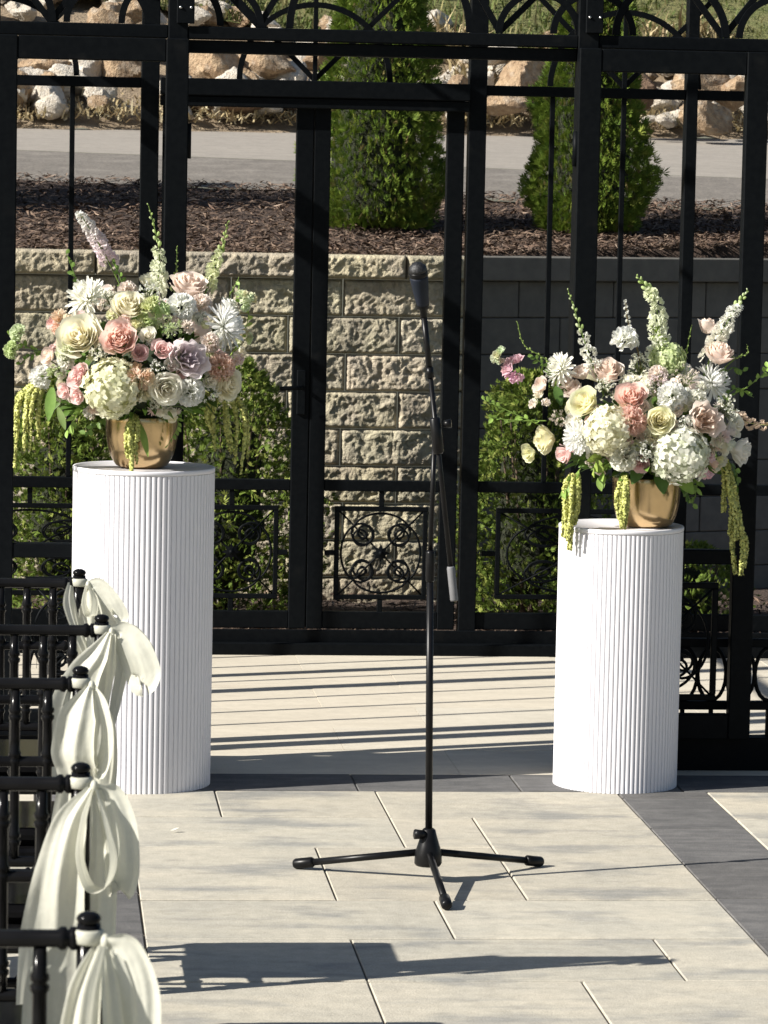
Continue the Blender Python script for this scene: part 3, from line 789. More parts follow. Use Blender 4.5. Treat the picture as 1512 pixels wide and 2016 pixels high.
def arrangement(cx, cy, zr, ox, oy, label, blooms, spikes, sprigs, amars, leaves, rx, rz, zc, seed, nfill=125):
    t = thing('flower_arrangement', label, 'flowers', (cx, cy, zr), 'bowl flower arrangements'); r = random.Random(seed)
    ry = rx * .75
    def L(px, py, y=None, back=0):
        x = (px - ox) * S_ + .02 * (py - oy) * S_; z = (oy - py) * S_
        k = 1 - (x / rx) ** 2 - ((z - zc) / rz) ** 2
        yy = -ry * math.sqrt(max(0, k)) if y is None else y
        return Vector((cx + x, cy + yy + back, zr + z)), Vector((x / rx, yy / ry - .28, (z - zc) / rz + .12))
    core = MB(); core.ball((cx, cy, zr + zc * .72), rx * .52, ry * .5, rz * .55, 14, 10); core.ball((cx, cy, zr - .03), .085, .085, .05, 14, 8)
    core.build('floral_core', M_foam, t)
    gf = MB()
    for k in range(420):
        d = vrand(r); d = d.normalized(); 
        if d.z < -.35: continue
        p = Vector((cx + d.x * rx * .70, cy + d.y * ry * .68, zr + zc * .75 + d.z * rz * .70)); tt = r.uniform(.5, 1.25)
        leafp(gf, p, d + vrand(r) * .7, vrand(r), r.uniform(.03, .065), r.uniform(.007, .014), (.10 * tt, .17 * tt, .035 * tt), .25)
    for k in range(120):                               # collar hanging over the rim
        a = r.uniform(0, 2 * PI); q = r.uniform(.07, .19)
        p = Vector((cx + q * math.cos(a), cy + q * math.sin(a) * .9, zr + r.uniform(.015, .06))); tt = r.uniform(.6, 1.5)
        leafp(gf, p, (math.cos(a), math.sin(a), r.uniform(-.15, .5)), vrand(r) + Vector((0, 0, 1)), r.uniform(.035, .075), r.uniform(.007, .013), (.12 * tt, .21 * tt, .04 * tt), .3)
    gf.build('foliage', M_stem, t)
    for b in blooms:
        kind, px, py, pr, c = b[:5]; opt = b[5] if len(b) > 5 else {}
        pos, d = L(px, py, opt.get('y')); d = Vector(opt.get('d', d)); q = pr * S_ * ((.93 if pr > 28 else 1.03) if b[0] in ('rose', 'lisianthus') else 1.13)
        if kind == 'rose': mb = rose(q, c, r, opt.get('n', 24), opt.get('o', .55), opt.get('r', .035), opt.get('i'))
        elif kind == 'lisianthus': mb = rose(q, c, r, 13, .25, .10, opt.get('i', lerp(c, (.35, .25, .35), .6)))
        elif kind == 'carnation': mb = carnation(q, c, r, opt.get('n', 46), 1.75)
        elif kind == 'stock':
            mb = MB()
            for k in range(opt.get('n', 9)):
                dd = vrand(r).normalized() * q * .72; mb.join(rose(q * .48, tuple(v * r.uniform(.9, 1.08) for v in c), r, 8, .7, .12), Matrix.Translation((dd.x, dd.y, dd.z * .8)) @ frame_to(dd.normalized() + Vector((0, 0, .6)), r.uniform(0, 6)))
        elif kind == 'chrysanthemum': mb = mum(q * 1.1, c, r)
        elif kind == 'hydrangea': mb = hydrangea(q, c, opt.get('c2', c), r)
        elif kind == 'waxflower': mb = cluster(q, c, r, opt.get('n', 26), opt.get('s', .0052))
        nm = {'rose': 'rose', 'lisianthus': 'lisianthus', 'carnation': 'carnation', 'stock': 'stock_bloom', 'chrysanthemum': 'chrysanthemum', 'hydrangea': 'hydrangea', 'waxflower': 'waxflower_sprig'}[kind]
        mb.xf(Matrix.Translation(pos) @ frame_to(d, r.uniform(0, 6)))
        o = mb.build(nm, M_petal, t)
        if opt.get('l'): o['label'] = opt['l']
    for k in range(nfill):                             # small blooms tucked between the large ones
        a = r.uniform(-1, 1); b2 = r.uniform(-.75, 1)
        if a * a + b2 * b2 > .96: continue
        pos = Vector((cx + a * rx * .93, cy - ry * .93 * math.sqrt(1 - a * a - b2 * b2), zr + zc + b2 * rz * .93)); d = Vector((a, -math.sqrt(1 - a * a - b2 * b2) * .9 - .1, b2 + .15)) + vrand(r) * .3
        q = r.uniform(.012, .023); c = r.choice((IVORY, CREAM, WHITE, BLUSH, IVORY, PINK, GCREAM, BLUSH)); u = r.random()
        if u < .35: mb = rose(q, c, r, 12, .5, .05); nm = 'rose'
        elif u < .62: mb = carnation(q, c, r, 26); nm = 'carnation'
        elif u < .8: mb = cluster(q * 1.2, c, r, 22, .005); nm = 'waxflower_sprig'
        else: mb = mum(q, c, r, 40); nm = 'chrysanthemum'
        mb.xf(Matrix.Translation(pos) @ frame_to(d, r.uniform(0, 6))); mb.build(nm, M_petal, t)
    for (pts, c0, c1, o_) in spikes:
        ctrl = [L(px, py, y)[0] for px, py, y in pts]
        o_ = dict(o_); nm = o_.pop('name', 'flower_spike'); lb = o_.pop('l', None)
        o = spike(ctrl, c0, c1, r, **o_).build(nm, M_petal, t)
        if lb: o['label'] = lb
    for (pts, n, ll, c) in sprigs:
        sprig([L(px, py, y)[0] for px, py, y in pts], r, n, ll, c).build('leafy_sprig', M_stem, t)
    for st in amars:
        amar([[L(px, py, y)[0] for px, py, y in s_] for s_ in st], r).build('hanging_amaranth', M_stem, t)
    for (px, py, y, d, ll, ww, c, dr) in leaves:
        lm = MB(); leafp(lm, L(px, py, y)[0], d, Vector((0, -1, .3)), ll, ww, c, dr, .2, 9); lm.build('leaf', M_stem, t)
    return t

YG = (.34, .44, .10); LG = (.24, .36, .08); MG = (.14, .23, .05); DG = (.08, .15, .035)
arrangement(PL[0], PL[1], PL[2] + .143, 277, 820, 'taller flower arrangement left of the microphone, with pink rose in front',
  [('chrysanthemum', 172, 590, 39, IVORY, {'d': (-.35, -.55, .55)}), ('rose', 250, 605, 37, CREAM, {'d': (.1, -.7, .75)}), ('rose', 155, 662, 46, CREAM, {'d': (-.25, -.8, .35)}),
   ('rose', 232, 665, 38, SALM, {'n': 30, 'r': .06, 'o': .35, 'l': 'salmon pink ruffled rose'}), ('rose', 269, 687, 17, PINK), ('stock', 297, 612, 28, GREENW, {'n': 12}),
   ('carnation', 352, 603, 28, WHITE), ('rose', 368, 566, 40, BLUSH, {'r': .05, 'd': (.2, -.45, .8)}), ('chrysanthemum', 436, 640, 42, WHITE, {'d': (.75, -.45, .35)}),
   ('lisianthus', 358, 698, 42, MAUVE, {'l': 'mauve lisianthus'}), ('carnation', 424, 715, 27, CORAL), ('rose', 436, 748, 33, CREAM), ('hydrangea', 217, 756, 46, CREAM, {'c2': GCREAM}),
   ('stock', 268, 737, 27, PEACH), ('rose', 318, 755, 36, IVORY), ('carnation', 365, 762, 27, WHITE), ('carnation', 83, 742, 23, WHITE),
   ('rose', 150, 738, 20, PINK, {'n': 16, 'r': .05}), ('rose', 125, 765, 15, PINK, {'n': 14}), ('rose', 151, 772, 17, PINK, {'n': 14}), ('rose', 160, 722, 14, PINK, {'n': 14}),
   ('carnation', 26, 692, 17, GREENW, {'y': -.02}), ('carnation', 38, 660, 17, (.72, .80, .55), {'y': -.02}), ('stock', 118, 637, 23, PEACH), ('rose', 96, 700, 17, BLUSH, {'n': 14}), ('carnation', 130, 705, 17, IVORY),
   ('rose', 312, 682, 20, PINK, {'n': 14}), ('carnation', 390, 600, 22, BLUSH), ('stock', 452, 690, 22, BLUSH), ('rose', 446, 603, 22, WHITE, {'n': 16}), ('stock', 482, 588, 20, (.75, .80, .55), {'y': .0}),
   ('waxflower', 212, 590, 22, IVORY), ('waxflower', 290, 580, 22, WHITE), ('waxflower', 330, 640, 24, GREENW), ('waxflower', 300, 720, 18, WHITE), ('waxflower', 405, 760, 20, WHITE), ('rose', 404, 738, 18, IVORY, {'n': 14}),
   ('waxflower', 190, 690, 18, IVORY), ('stock', 480, 660, 17, GCREAM, {'y': .0}), ('carnation', 405, 668, 18, BLUSH), ('rose', 285, 655, 16, IVORY, {'n': 14}), ('waxflower', 110, 725, 18, GREENW), ('carnation', 130, 690, 20, (.80, .83, .62)),
   ('carnation', 250, 575, 18, BLUSH, {'y': .03}), ('rose', 300, 560, 30, CREAM, {'y': .10}), ('rose', 200, 590, 32, BLUSH, {'y': .13}), ('hydrangea', 280, 640, 45, CREAM, {'y': .2, 'd': (0, 1, .3)}), ('rose', 380, 650, 40, BLUSH, {'y': .2, 'd': (.4, 1, .3)}), ('rose', 170, 660, 40, CREAM, {'y': .19, 'd': (-.4, 1, .3)})],
  [([(262, 620, .05), (222, 535, .06), (190, 475, .06), (160, 428, .05)], (.84, .58, .72), WHITE, {'n': 26, 'big': .019, 'bloom_from': .42, 'bloom_to': 1.01, 'name': 'larkspur_spike', 'l': 'larkspur spike, pink low and white at its tip'}),
   ([(305, 640, .02), (310, 560, .02), (312, 490, .02), (292, 405, .02)], IVORY, (.80, .84, .62), {'n': 26, 'big': .019, 'bloom_from': .25, 'bloom_to': .68, 'bud': (.50, .62, .24), 'name': 'snapdragon_spike', 'l': 'tall green tipped white snapdragon'}),
   ([(340, 600, .03), (346, 540, .03), (348, 486, .03)], (.7, .78, .5), GREENW, {'n': 16, 'big': .011, 'bloom_from': .2, 'bloom_to': .4, 'name': 'snapdragon_spike'}),
   ([(395, 610, .05), (415, 540, .05), (436, 490, .05), (449, 436, .05)], (.84, .84, .58), (.80, .84, .55), {'n': 24, 'big': .019, 'bloom_from': .2, 'bloom_to': .62, 'name': 'snapdragon_spike'}),
   ([(425, 640, .04), (450, 585, .04), (470, 545, .04)], (.5, .6, .3), GREENW, {'n': 12, 'big': .009, 'bloom_from': .4, 'bloom_to': .45})],
  [([(190, 600, .03), (155, 560, .04), (132, 505, .05)], 12, .020, MG), ([(250, 590, .05), (235, 545, .05), (222, 520, .05)], 9, .02, MG), ([(420, 650, 0), (458, 600, .02), (470, 560, .03)], 10, .018, LG), ([(450, 700, 0), (480, 650, .02), (490, 600, .02)], 14, .022, YG),
   ([(110, 700, 0), (60, 690, 0), (20, 665, 0)], 12, .022, LG), ([(110, 720, 0), (70, 700, 0), (40, 720, -.02)], 9, .018, MG), ([(180, 790, -.08), (150, 815, -.1), (130, 845, -.09)], 10, .026, LG), ([(210, 800, -.08), (190, 830, -.09), (165, 850, -.08)], 11, .022, MG), ([(330, 800, -.09), (345, 830, -.1), (325, 870, -.1)], 9, .018, LG)],
  [[[(82, 752, -.06), (55, 765, -.07), (36, 800, -.07), (32, 860, -.065), (27, 920, -.06)], [(84, 754, -.07), (62, 768, -.08), (50, 810, -.08), (46, 884, -.08)], [(86, 756, -.07), (68, 775, -.09), (60, 820, -.09), (57, 884, -.09)], [(90, 758, -.08), (78, 775, -.09), (73, 815, -.09), (74, 862, -.09)], [(80, 752, -.05), (48, 770, -.06), (33, 790, -.06), (30, 850, -.06)], [(82, 752, -.06), (58, 770, -.085), (52, 800, -.085), (55, 850, -.085)]],
   [[(262, 812, -.115), (256, 830, -.135), (254, 870, -.14), (254, 930, -.135), (258, 980, -.13)], [(258, 815, -.12), (246, 835, -.135), (243, 865, -.135), (245, 895, -.13)], [(264, 815, -.12), (266, 840, -.135), (262, 875, -.135), (264, 905, -.13)], [(260, 812, -.12), (250, 830, -.14), (250, 860, -.145), (251, 888, -.14)]],
   [[(400, 765, -.08), (408, 780, -.09), (402, 815, -.09), (414, 850, -.085), (417, 882, -.08)], [(404, 765, -.08), (418, 785, -.09), (412, 810, -.09), (416, 845, -.09)], [(440, 760, -.02), (455, 790, -.02), (462, 840, -.02), (458, 910, -.02)], [(445, 760, -.02), (468, 790, -.02), (478, 840, -.02), (470, 930, -.02)], [(430, 765, -.03), (438, 800, -.03), (442, 850, -.03), (450, 890, -.03)], [(440, 760, .0), (473, 795, .0), (484, 830, .0), (484, 900, .0)]]],
  [(102, 760, -.11, (-.12, -.3, -.9), .085, .015, (.22, .36, .09), .15), (112, 800, -.1, (.35, -.2, -.9), .06, .010, (.26, .36, .13), .1), (270, 830, -.11, (.25, -.3, -.7), .075, .010, (.25, .36, .08), .3), (255, 812, -.09, (-.6, -.5, .1), .06, .014, DG, .3), (300, 800, -.1, (.4, -.7, .1), .05, .013, LG, .4)],
  .305, .20, .145, 11)

arrangement(PRt[0], PRt[1], PRt[2] + .140, 1262, 940, 'lower flower arrangement on the shorter pedestal, with yellow roses in front',
  [('chrysanthemum', 1086, 727, 31, IVORY, {'d': (-.75, -.45, .35)}), ('rose', 1182, 732, 36, BLUSH, {'o': .8, 'd': (-.1, -.55, .8)}), ('carnation', 1212, 668, 26, WHITE, {'y': -.03, 'd': (0, -.35, .9), 'n': 36}),
   ('rose', 1213, 776, 34, SALM, {'n': 28, 'r': .05, 'l': 'salmon pink rose'}), ('carnation', 1208, 820, 28, (.92, .66, .58)), ('rose', 1128, 791, 35, YEL, {'o': .45}), ('rose', 1262, 818, 31, YEL, {'o': .45, 'l': 'pale yellow rose'}),
   ('carnation', 1291, 772, 29, WHITE), ('chrysanthemum', 1393, 750, 37, WHITE, {'d': (.6, -.6, .4)}), ('lisianthus', 1349, 820, 39, BLUSH, {'i': (.72, .55, .42)}), ('hydrangea', 1165, 838, 40, CREAM, {'c2': YEL}),
   ('hydrangea', 1304, 882, 47, IVORY, {'c2': (.80, .84, .66)}), ('rose', 1060, 866, 31, YEL), ('chrysanthemum', 1112, 856, 30, WHITE, {'d': (-.25, -.8, .1)}), ('carnation', 1196, 890, 27, IVORY), ('rose', 1226, 902, 20, (.85, .62, .64), {'n': 16}),
   ('stock', 1361, 905, 25, PINK, {'n': 7}), ('rose', 1092, 892, 20, PINK, {'n': 14}), ('rose', 1440, 882, 30, WHITE, {'n': 16, 'r': .06, 'y': -.06}), ('rose', 1403, 693, 34, BLUSH, {'o': .8, 'd': (.2, -.4, .8), 'y': -.03}),
   ('stock', 995, 726, 25, (.82, .60, .68), {'y': -.02}), ('stock', 962, 700, 16, (.74, .76, .58), {'y': -.02}), ('stock', 1036, 790, 19, IVORY, {'y': -.08, 'n': 6}), ('rose', 1042, 757, 18, BLUSH, {'n': 14, 'y': -.07}), ('rose', 1018, 888, 18, GCREAM, {'n': 12, 'y': -.09}),
   ('hydrangea', 1302, 705, 30, (.66, .76, .40), {'c2': (.78, .84, .55), 'd': (0, -.5, .85)}), ('waxflower', 1245, 722, 30, IVORY, {'n': 44}), ('waxflower', 1236, 872, 26, WHITE, {'n': 40}), ('waxflower', 1400, 800, 30, IVORY, {'n': 44}), ('waxflower', 1330, 745, 30, BLUSH, {'n': 40}), ('waxflower', 1270, 750, 24, (.8, .68, .72), {'n': 30}),
   ('waxflower', 1165, 765, 24, IVORY, {'n': 30}), ('waxflower', 1085, 820, 22, BLUSH, {'n': 26}), ('rose', 1115, 770, 22, BLUSH, {'n': 14}), ('rose', 1100, 755, 18, BLUSH, {'n': 12}), ('carnation', 1330, 730, 22, WHITE), ('stock', 1395, 850, 26, (.80, .80, .70)), ('carnation', 1340, 780, 22, IVORY), ('rose', 1130, 735, 20, BLUSH, {'n': 14}),
   ('rose', 1385, 640, 22, BLUSH, {'n': 14, 'y': .03}), ('waxflower', 1310, 830, 20, WHITE, {'n': 26}), ('rose', 1420, 830, 22, IVORY, {'n': 14}), ('carnation', 1275, 735, 20, BLUSH),
   ('rose', 1180, 740, 34, CREAM, {'y': .16}), ('hydrangea', 1270, 790, 44, CREAM, {'y': .19, 'd': (0, 1, .3)}), ('rose', 1360, 770, 36, BLUSH, {'y': .18, 'd': (.4, 1, .3)}), ('rose', 1150, 810, 34, YEL, {'y': .17, 'd': (-.4, 1, .3)})],
  [([(1290, 760, .02), (1283, 670, .0), (1275, 590, -.01), (1238, 538, -.01)], WHITE, (.82, .86, .62), {'n': 34, 'big': .022, 'bloom_from': .25, 'bloom_to': .82, 'bud': (.46, .60, .20), 'name': 'snapdragon_spike', 'l': 'tall white snapdragon with a bent green tip'}),
   ([(1370, 750, .0), (1400, 670, .0), (1430, 615, .0), (1463, 562, .0)], (.88, .84, .74), WHITE, {'n': 36, 'big': .020, 'bloom_from': .2, 'bloom_to': .80, 'bud': (.55, .66, .30), 'name': 'snapdragon_spike'}),
   ([(1175, 780, .0), (1145, 700, .0), (1122, 630, .0), (1101, 568, .0)], WHITE, IVORY, {'n': 26, 'big': .017, 'bloom_from': .2, 'bloom_to': .58, 'bud': (.46, .58, .22), 'name': 'larkspur_spike'}),
   ([(1110, 760, .0), (1060, 710, .0), (1015, 680, .0), (1000, 634, .0)], (.45, .56, .2), (.55, .66, .28), {'n': 20, 'big': .011, 'bloom_from': .2, 'bloom_to': .22, 'name': 'larkspur_spike'}),
   ([(1330, 750, .0), (1340, 690, .0), (1350, 636, .0)], (.45, .56, .2), (.55, .66, .28), {'n': 14, 'big': .010, 'bloom_from': .2, 'bloom_to': .22, 'name': 'larkspur_spike'}),
   ([(1250, 730, .0), (1240, 680, .0), (1222, 630, .0), (1217, 590, .0)], WHITE, WHITE, {'n': 18, 'big': .008, 'bloom_from': .35, 'bloom_to': 1.01, 'name': 'waxflower_sprig', 'stemc': (.22, .17, .08)}),
   ([(1390, 830, -.03), (1420, 812, -.04), (1460, 826, -.04), (1510, 832, -.04)], PEACH, PEACH, {'n': 16, 'big': .016, 'bloom_from': .45, 'bloom_to': .9, 'bud': (.62, .52, .3), 'stemc': (.55, .6, .25), 'name': 'snapdragon_spike', 'l': 'peach snapdragon leaning out sideways'}),
   ([(1395, 740, .0), (1440, 700, .0), (1463, 690, .0), (1462, 672, .0)], (.45, .56, .2), (.55, .66, .28), {'n': 12, 'big': .009, 'bloom_from': .3, 'bloom_to': .32})],
  [([(1400, 780, 0), (1450, 765, 0), (1490, 735, 0), (1506, 715, 0)], 14, .022, LG), ([(1395, 800, 0), (1440, 760, .0), (1470, 775, .0)], 10, .022, LG), ([(1400, 760, 0), (1430, 720, 0), (1455, 725, 0)], 9, .020, MG),
   ([(1060, 830, 0), (1000, 830, .0), (945, 825, .0)], 14, .022, LG), ([(1050, 840, 0), (980, 810, .0), (935, 790, .0)], 12, .020, LG), ([(1100, 770, 0), (1060, 725, 0), (1030, 700, 0)], 12, .018, MG), ([(1200, 880, -.12), (1170, 910, -.13), (1150, 935, -.13)], 12, .034, LG), ([(1180, 880, -.12), (1150, 890, -.14), (1140, 920, -.13)], 12, .034, YG), ([(1330, 915, -.13), (1345, 945, -.14), (1340, 985, -.12)], 12, .024, MG),
   ([(1120, 920, -.08), (1095, 945, -.1), (1080, 965, -.1)], 12, .03, LG), ([(1290, 930, -.13), (1320, 950, -.13), (1335, 975, -.12)], 10, .03, DG), ([(1420, 900, -.03), (1440, 930, -.03), (1430, 960, -.03)], 12, .026, MG), ([(1270, 720, 0), (1282, 670, 0), (1270, 640, 0)], 9, .03, YG)],
  [[[(1105, 930, -.09), (1096, 955, -.1), (1090, 1000, -.1), (1088, 1055, -.1)], [(1110, 932, -.1), (1106, 960, -.11), (1104, 1000, -.11), (1098, 1080, -.11)], [(1114, 932, -.1), (1112, 955, -.115), (1113, 990, -.115), (1106, 1030, -.11)], [(1100, 930, -.09), (1088, 950, -.1), (1086, 985, -.1), (1090, 1040, -.1)], [(1104, 930, -.1), (1100, 960, -.12), (1098, 1010, -.12), (1094, 1060, -.11)]],
   [[(1200, 930, -.13), (1196, 955, -.14), (1194, 990, -.145), (1194, 1034, -.14)], [(1205, 930, -.13), (1206, 955, -.145), (1206, 990, -.145), (1203, 1034, -.14)], [(1202, 930, -.13), (1200, 960, -.15), (1200, 1000, -.15), (1199, 1030, -.145)], [(1196, 935, -.13), (1188, 960, -.14), (1187, 990, -.14), (1190, 1015, -.14)]],
   [[(1415, 900, -.03), (1420, 940, -.03), (1432, 1000, -.03), (1430, 1060, -.03), (1436, 1130, -.03)], [(1418, 900, -.03), (1428, 940, -.04), (1440, 1000, -.04), (1450, 1070, -.04), (1446, 1132, -.04)], [(1420, 900, -.02), (1432, 960, -.02), (1440, 1030, -.02), (1462, 1060, -.02), (1460, 1118, -.02)], [(1410, 900, -.04), (1412, 940, -.04), (1410, 1005, -.04)], [(1412, 900, -.04), (1420, 950, -.05), (1426, 1000, -.05), (1422, 1050, -.05)], [(1416, 900, -.03), (1424, 930, -.03), (1436, 1000, -.05), (1440, 1060, -.05)]]],
  [(1235, 905, -.14, (-.4, -.3, -.5), .055, .020, DG, .3), (1270, 915, -.14, (.1, -.4, -.6), .06, .022, DG, .3), (1305, 925, -.14, (.5, -.3, -.4), .06, .022, LG, .3), (1310, 800, -.14, (-.5, -.4, .3), .06, .020, (.3, .36, .24), .2), (1075, 760, -.02, (.3, -.3, -.8), .05, .014, DG, .2)],
  .275, .165, .135, 12)

# ------------------------------------------------------------------ microphone stand
ms = thing('microphone_stand', 'black tripod microphone stand with angled boom arm between the pedestals', 'microphone stand', (.955, 8.475, 0))
mx, my = .955, 8.475
for tip in ((.655, 8.625), (1.247, 8.655), (.962, 8.143)):
    l_ = MB(); a = Vector((mx, my, .075)); b = Vector((*tip, .0155)); d = (b - a).normalized()
    l_.tube([tuple(a + d * .03), tuple(b)], .0088, 14)
    o = l_.build('leg', M_mic, ms)
    f_ = MB(); f_.tube([tuple(b - d * .035), tuple(b - d * .03), tuple(b + d * .012), tuple(b + d * .018)], [.0105, .0135, .0135, .010], 14); f_.build('foot', M_mic, o)
h_ = MB(); h_.lathe([(.030, .040), (.034, .046), (.033, .072), (.026, .094), (.020, .114), (.0165, .128), (.012, .132)], 12, mx, my); 
for k in range(3):
    a = R(63 + 120 * k + 90); h_.box(mx - .006, mx + .006, my - .006, my + .006, .05, .05)
h_.build('hub', M_mic, ms)
k_ = MB(); k_.tube([(mx - .010, my - .01, .118), (mx - .036, my - .016, .120)], [.010, .0125], 10); k_.build('knob', M_mic, ms)
lo_ = MB(); lo_.tube([(mx, my, .12), (mx - .010, my, .745)], .0088, 18); lo_.build('lower_tube', M_mic, ms)
gr = MB(); gr.tube([(mx - .010, my, .735), (mx - .010, my, .74), (mx - .0105, my, .805), (mx - .0105, my, .812)], [.009, .0112, .0112, .0095], 18); gr.build('height_clutch', M_mic, ms)
up_ = MB(); up_.tube([(mx - .0105, my, .812), (mx - .006, my, 1.10)], .0062, 16); up_.build('upper_tube', M_mic, ms)
bt, bb = Vector((.912, my - .034, 1.385)), Vector((.992, my - .034, .765)); bd = (bb - bt).normalized()
bm = MB(); bm.tube([tuple(bt), tuple(bt + bd * .15)], .0075, 12); bm.tube([tuple(bt + bd * .15), tuple(bb)], .0062, 12); bm.tube([tuple(bt + bd * .13), tuple(bt + bd * .155)], .0092, 12)
bm.build('boom_arm', M_mic, ms)
cw = MB(); cw.tube([tuple(bb - bd * .012), tuple(bb - bd * .008), tuple(bb + bd * .068), tuple(bb + bd * .072)], [.0085, .0098, .0098, .009], 16); cw.build('counterweight', M_rub, ms)
ct = MB(); cc_ = bt + bd * .295
Mr = Matrix.Translation(cc_) @ frame_to(-bd)
ct.tube([tuple(cc_ - bd * q) for q in (.044, .040, -.040, -.044)], [.010, .0135, .0135, .010], 16); ct.tube([tuple(cc_ + Vector((0, .006, -.01))), (mx - .006, my + .004, 1.085)], .012, 12); ct.build('boom_clutch', M_mic, ms)
kn = MB(); kn.tube([tuple(cc_ + Vector((.016, .0, .028))), tuple(cc_ + Vector((.034, -.004, .03)))], [.008, .011], 10); kn.build('knob', M_mic, ms)
cl = MB(); ud = -bd; c0 = bt + ud * .0
cl.tube([tuple(c0 + bd * .01), tuple(c0 + ud * .008), tuple(c0 + ud * .012), tuple(c0 + ud * .034), tuple(c0 + ud * .04)], [.0085, .0085, .0155, .0165, .012], 14); cl.build('mic_clip', M_mic, ms)
mc = thing('microphone', 'dark blue black microphone standing in the clip on top of the stand', 'microphone', tuple(bt))
md = Vector((-.020, -.035, .098)).normalized(); p0 = c0 + ud * .020 + Vector((0, -.004, 0))
b_ = MB(); b_.tube([tuple(p0 + md * s) for s in (0, .006, .04, .070, .076)], [.013, .0155, .0195, .0225, .022], 18); b_.build('microphone_body', M_micb, mc)
b_ = MB(); b_.tube([tuple(p0 + md * s) for s in (.076, .078, .086, .088)], [.0225, .0232, .0232, .0222], 20); b_.build('collar', M_mic, mc)
b_ = MB(); b_.tube([tuple(p0 + md * s) for s in (.088, .094, .101, .107, .110)], [.0225, .0218, .0185, .012, .003], 20); b_.build('grille', M_mesh, mc)

# ------------------------------------------------------------------ chairs
def turned(mb, a, b, r0, rings, n=10):
    a, b = Vector(a), Vector(b); L_ = (b - a).length; P = [0]; Rr = [r0 * .92]
    for q in rings:
        for dz, k in ((-.012, 1), (-.008, 1.32), (-.003, 1.32), (0, .92), (.003, 1.32), (.008, 1.32), (.012, 1)): P.append(q * L_ + dz); Rr.append(r0 * k)
    P.append(L_); Rr.append(r0 * .92)
    mb.tube([tuple(a + (b - a) * (p / L_)) for p in P], Rr, n)
def make_chair():
    t = thing('banquet_chair', 'x', 'chair', (0, 0, 0), 'black chairs along the aisle'); W_ = .185
    yb = lambda z: -.15 - (.004 * z / .45 if z < .45 else .004 + .018 * ((z - .45) / .43) ** 1.2)
    for s in (-1, 1):
        mb = MB(); prof = []; rr = []
        for z, q in ((0, .014), (.06, .0155), (.20, .0165), (.208, .020), (.215, .0165), (.223, .020), (.231, .0165), (.44, .0185), (.52, .017), (.60, .0165), (.608, .0205), (.615, .0165), (.622, .0205), (.63, .0165), (.77, .0140), (.868, .0135)):
            prof.append((s * W_, yb(z), z)); rr.append(q)
        mb.tube(prof, rr, 12); p_ = mb.build('back_post', M_chair, t)
        f_ = MB(); f_.ball((s * W_, yb(.874) - .001, .874), .0138, .0138, .0080, 16, 10); f_.build('finial', M_chair, p_)
        fl_ = MB(); turned(fl_, (s * W_, .155, 0), (s * W_, .155, .435), .0165, (.45, .82), 12); fl_.build('front_leg', M_chair, t)
    st = MB(); st.box(-.205, .205, -.165, .175, .425, .452, .006); st.build('seat', M_chair, t)
    pd = MB(); pd.box(-.19, .19, -.14, .165, .4525, .485, .012); pd.build('seat_pad', M_chair, t)
    for z, r_, nm in ((.852, .0098, 'crest_rail'), (.725, .0085, 'back_rail'), (.560, .0090, 'back_rail')):
        mb = MB(); turned(mb, (-W_, yb(z), z), (W_, yb(z), z), r_, (.06, .94), 10); mb.build(nm, M_chair, t)
    for k in range(6):
        x = -W_ + (k + .5 + .5) * 2 * W_ / 7
        mb = MB(); turned(mb, (x, yb(.565), .565), (x, yb(.842), .842), .0082, (.12, .60, .86), 8); mb.build('spindle', M_chair, t)
    for (a, b) in (((-W_, .155, .20), (W_, .155, .20)), ((-W_, .155, .29), (W_, .155, .29)), ((-W_, yb(.20), .20), (W_, yb(.20), .20)), ((-W_, yb(.29), .29), (W_, yb(.29), .29)),
                   ((-W_, yb(.17), .17), (-W_, .155, .17)), ((W_, yb(.17), .17), (W_, .155, .17)), ((-W_, yb(.26), .26), (-W_, .155, .26)), ((W_, yb(.26), .26), (W_, .155, .26))):
        mb = MB(); turned(mb, a, b, .0095, (.25, .75), 8); mb.build('stretcher', M_chair, t)
    t.scale = (1, 1, 1.019); return t
TOPS = [(.085, 7.22), (.118, 6.47), (.072, 5.78), (.062, 4.82), (.060, 3.83)]
CL = ['black chair nearest the taller pedestal, farthest of its row', 'second black chair from the taller pedestal, its sash bow drooping right', 'middle black chair of the five at left',
      'black chair second nearest the viewer, with a large loop on its sash', 'blurred black chair nearest the viewer at the bottom left corner']
base_chair = make_chair(); chairs = []
for i, (x, y_) in enumerate(TOPS):
    o = base_chair if i == 0 else copy_tree(base_chair)
    o.location = (x - .185, y_ + .172, 0); o['label'] = CL[i]; chairs.append(o)

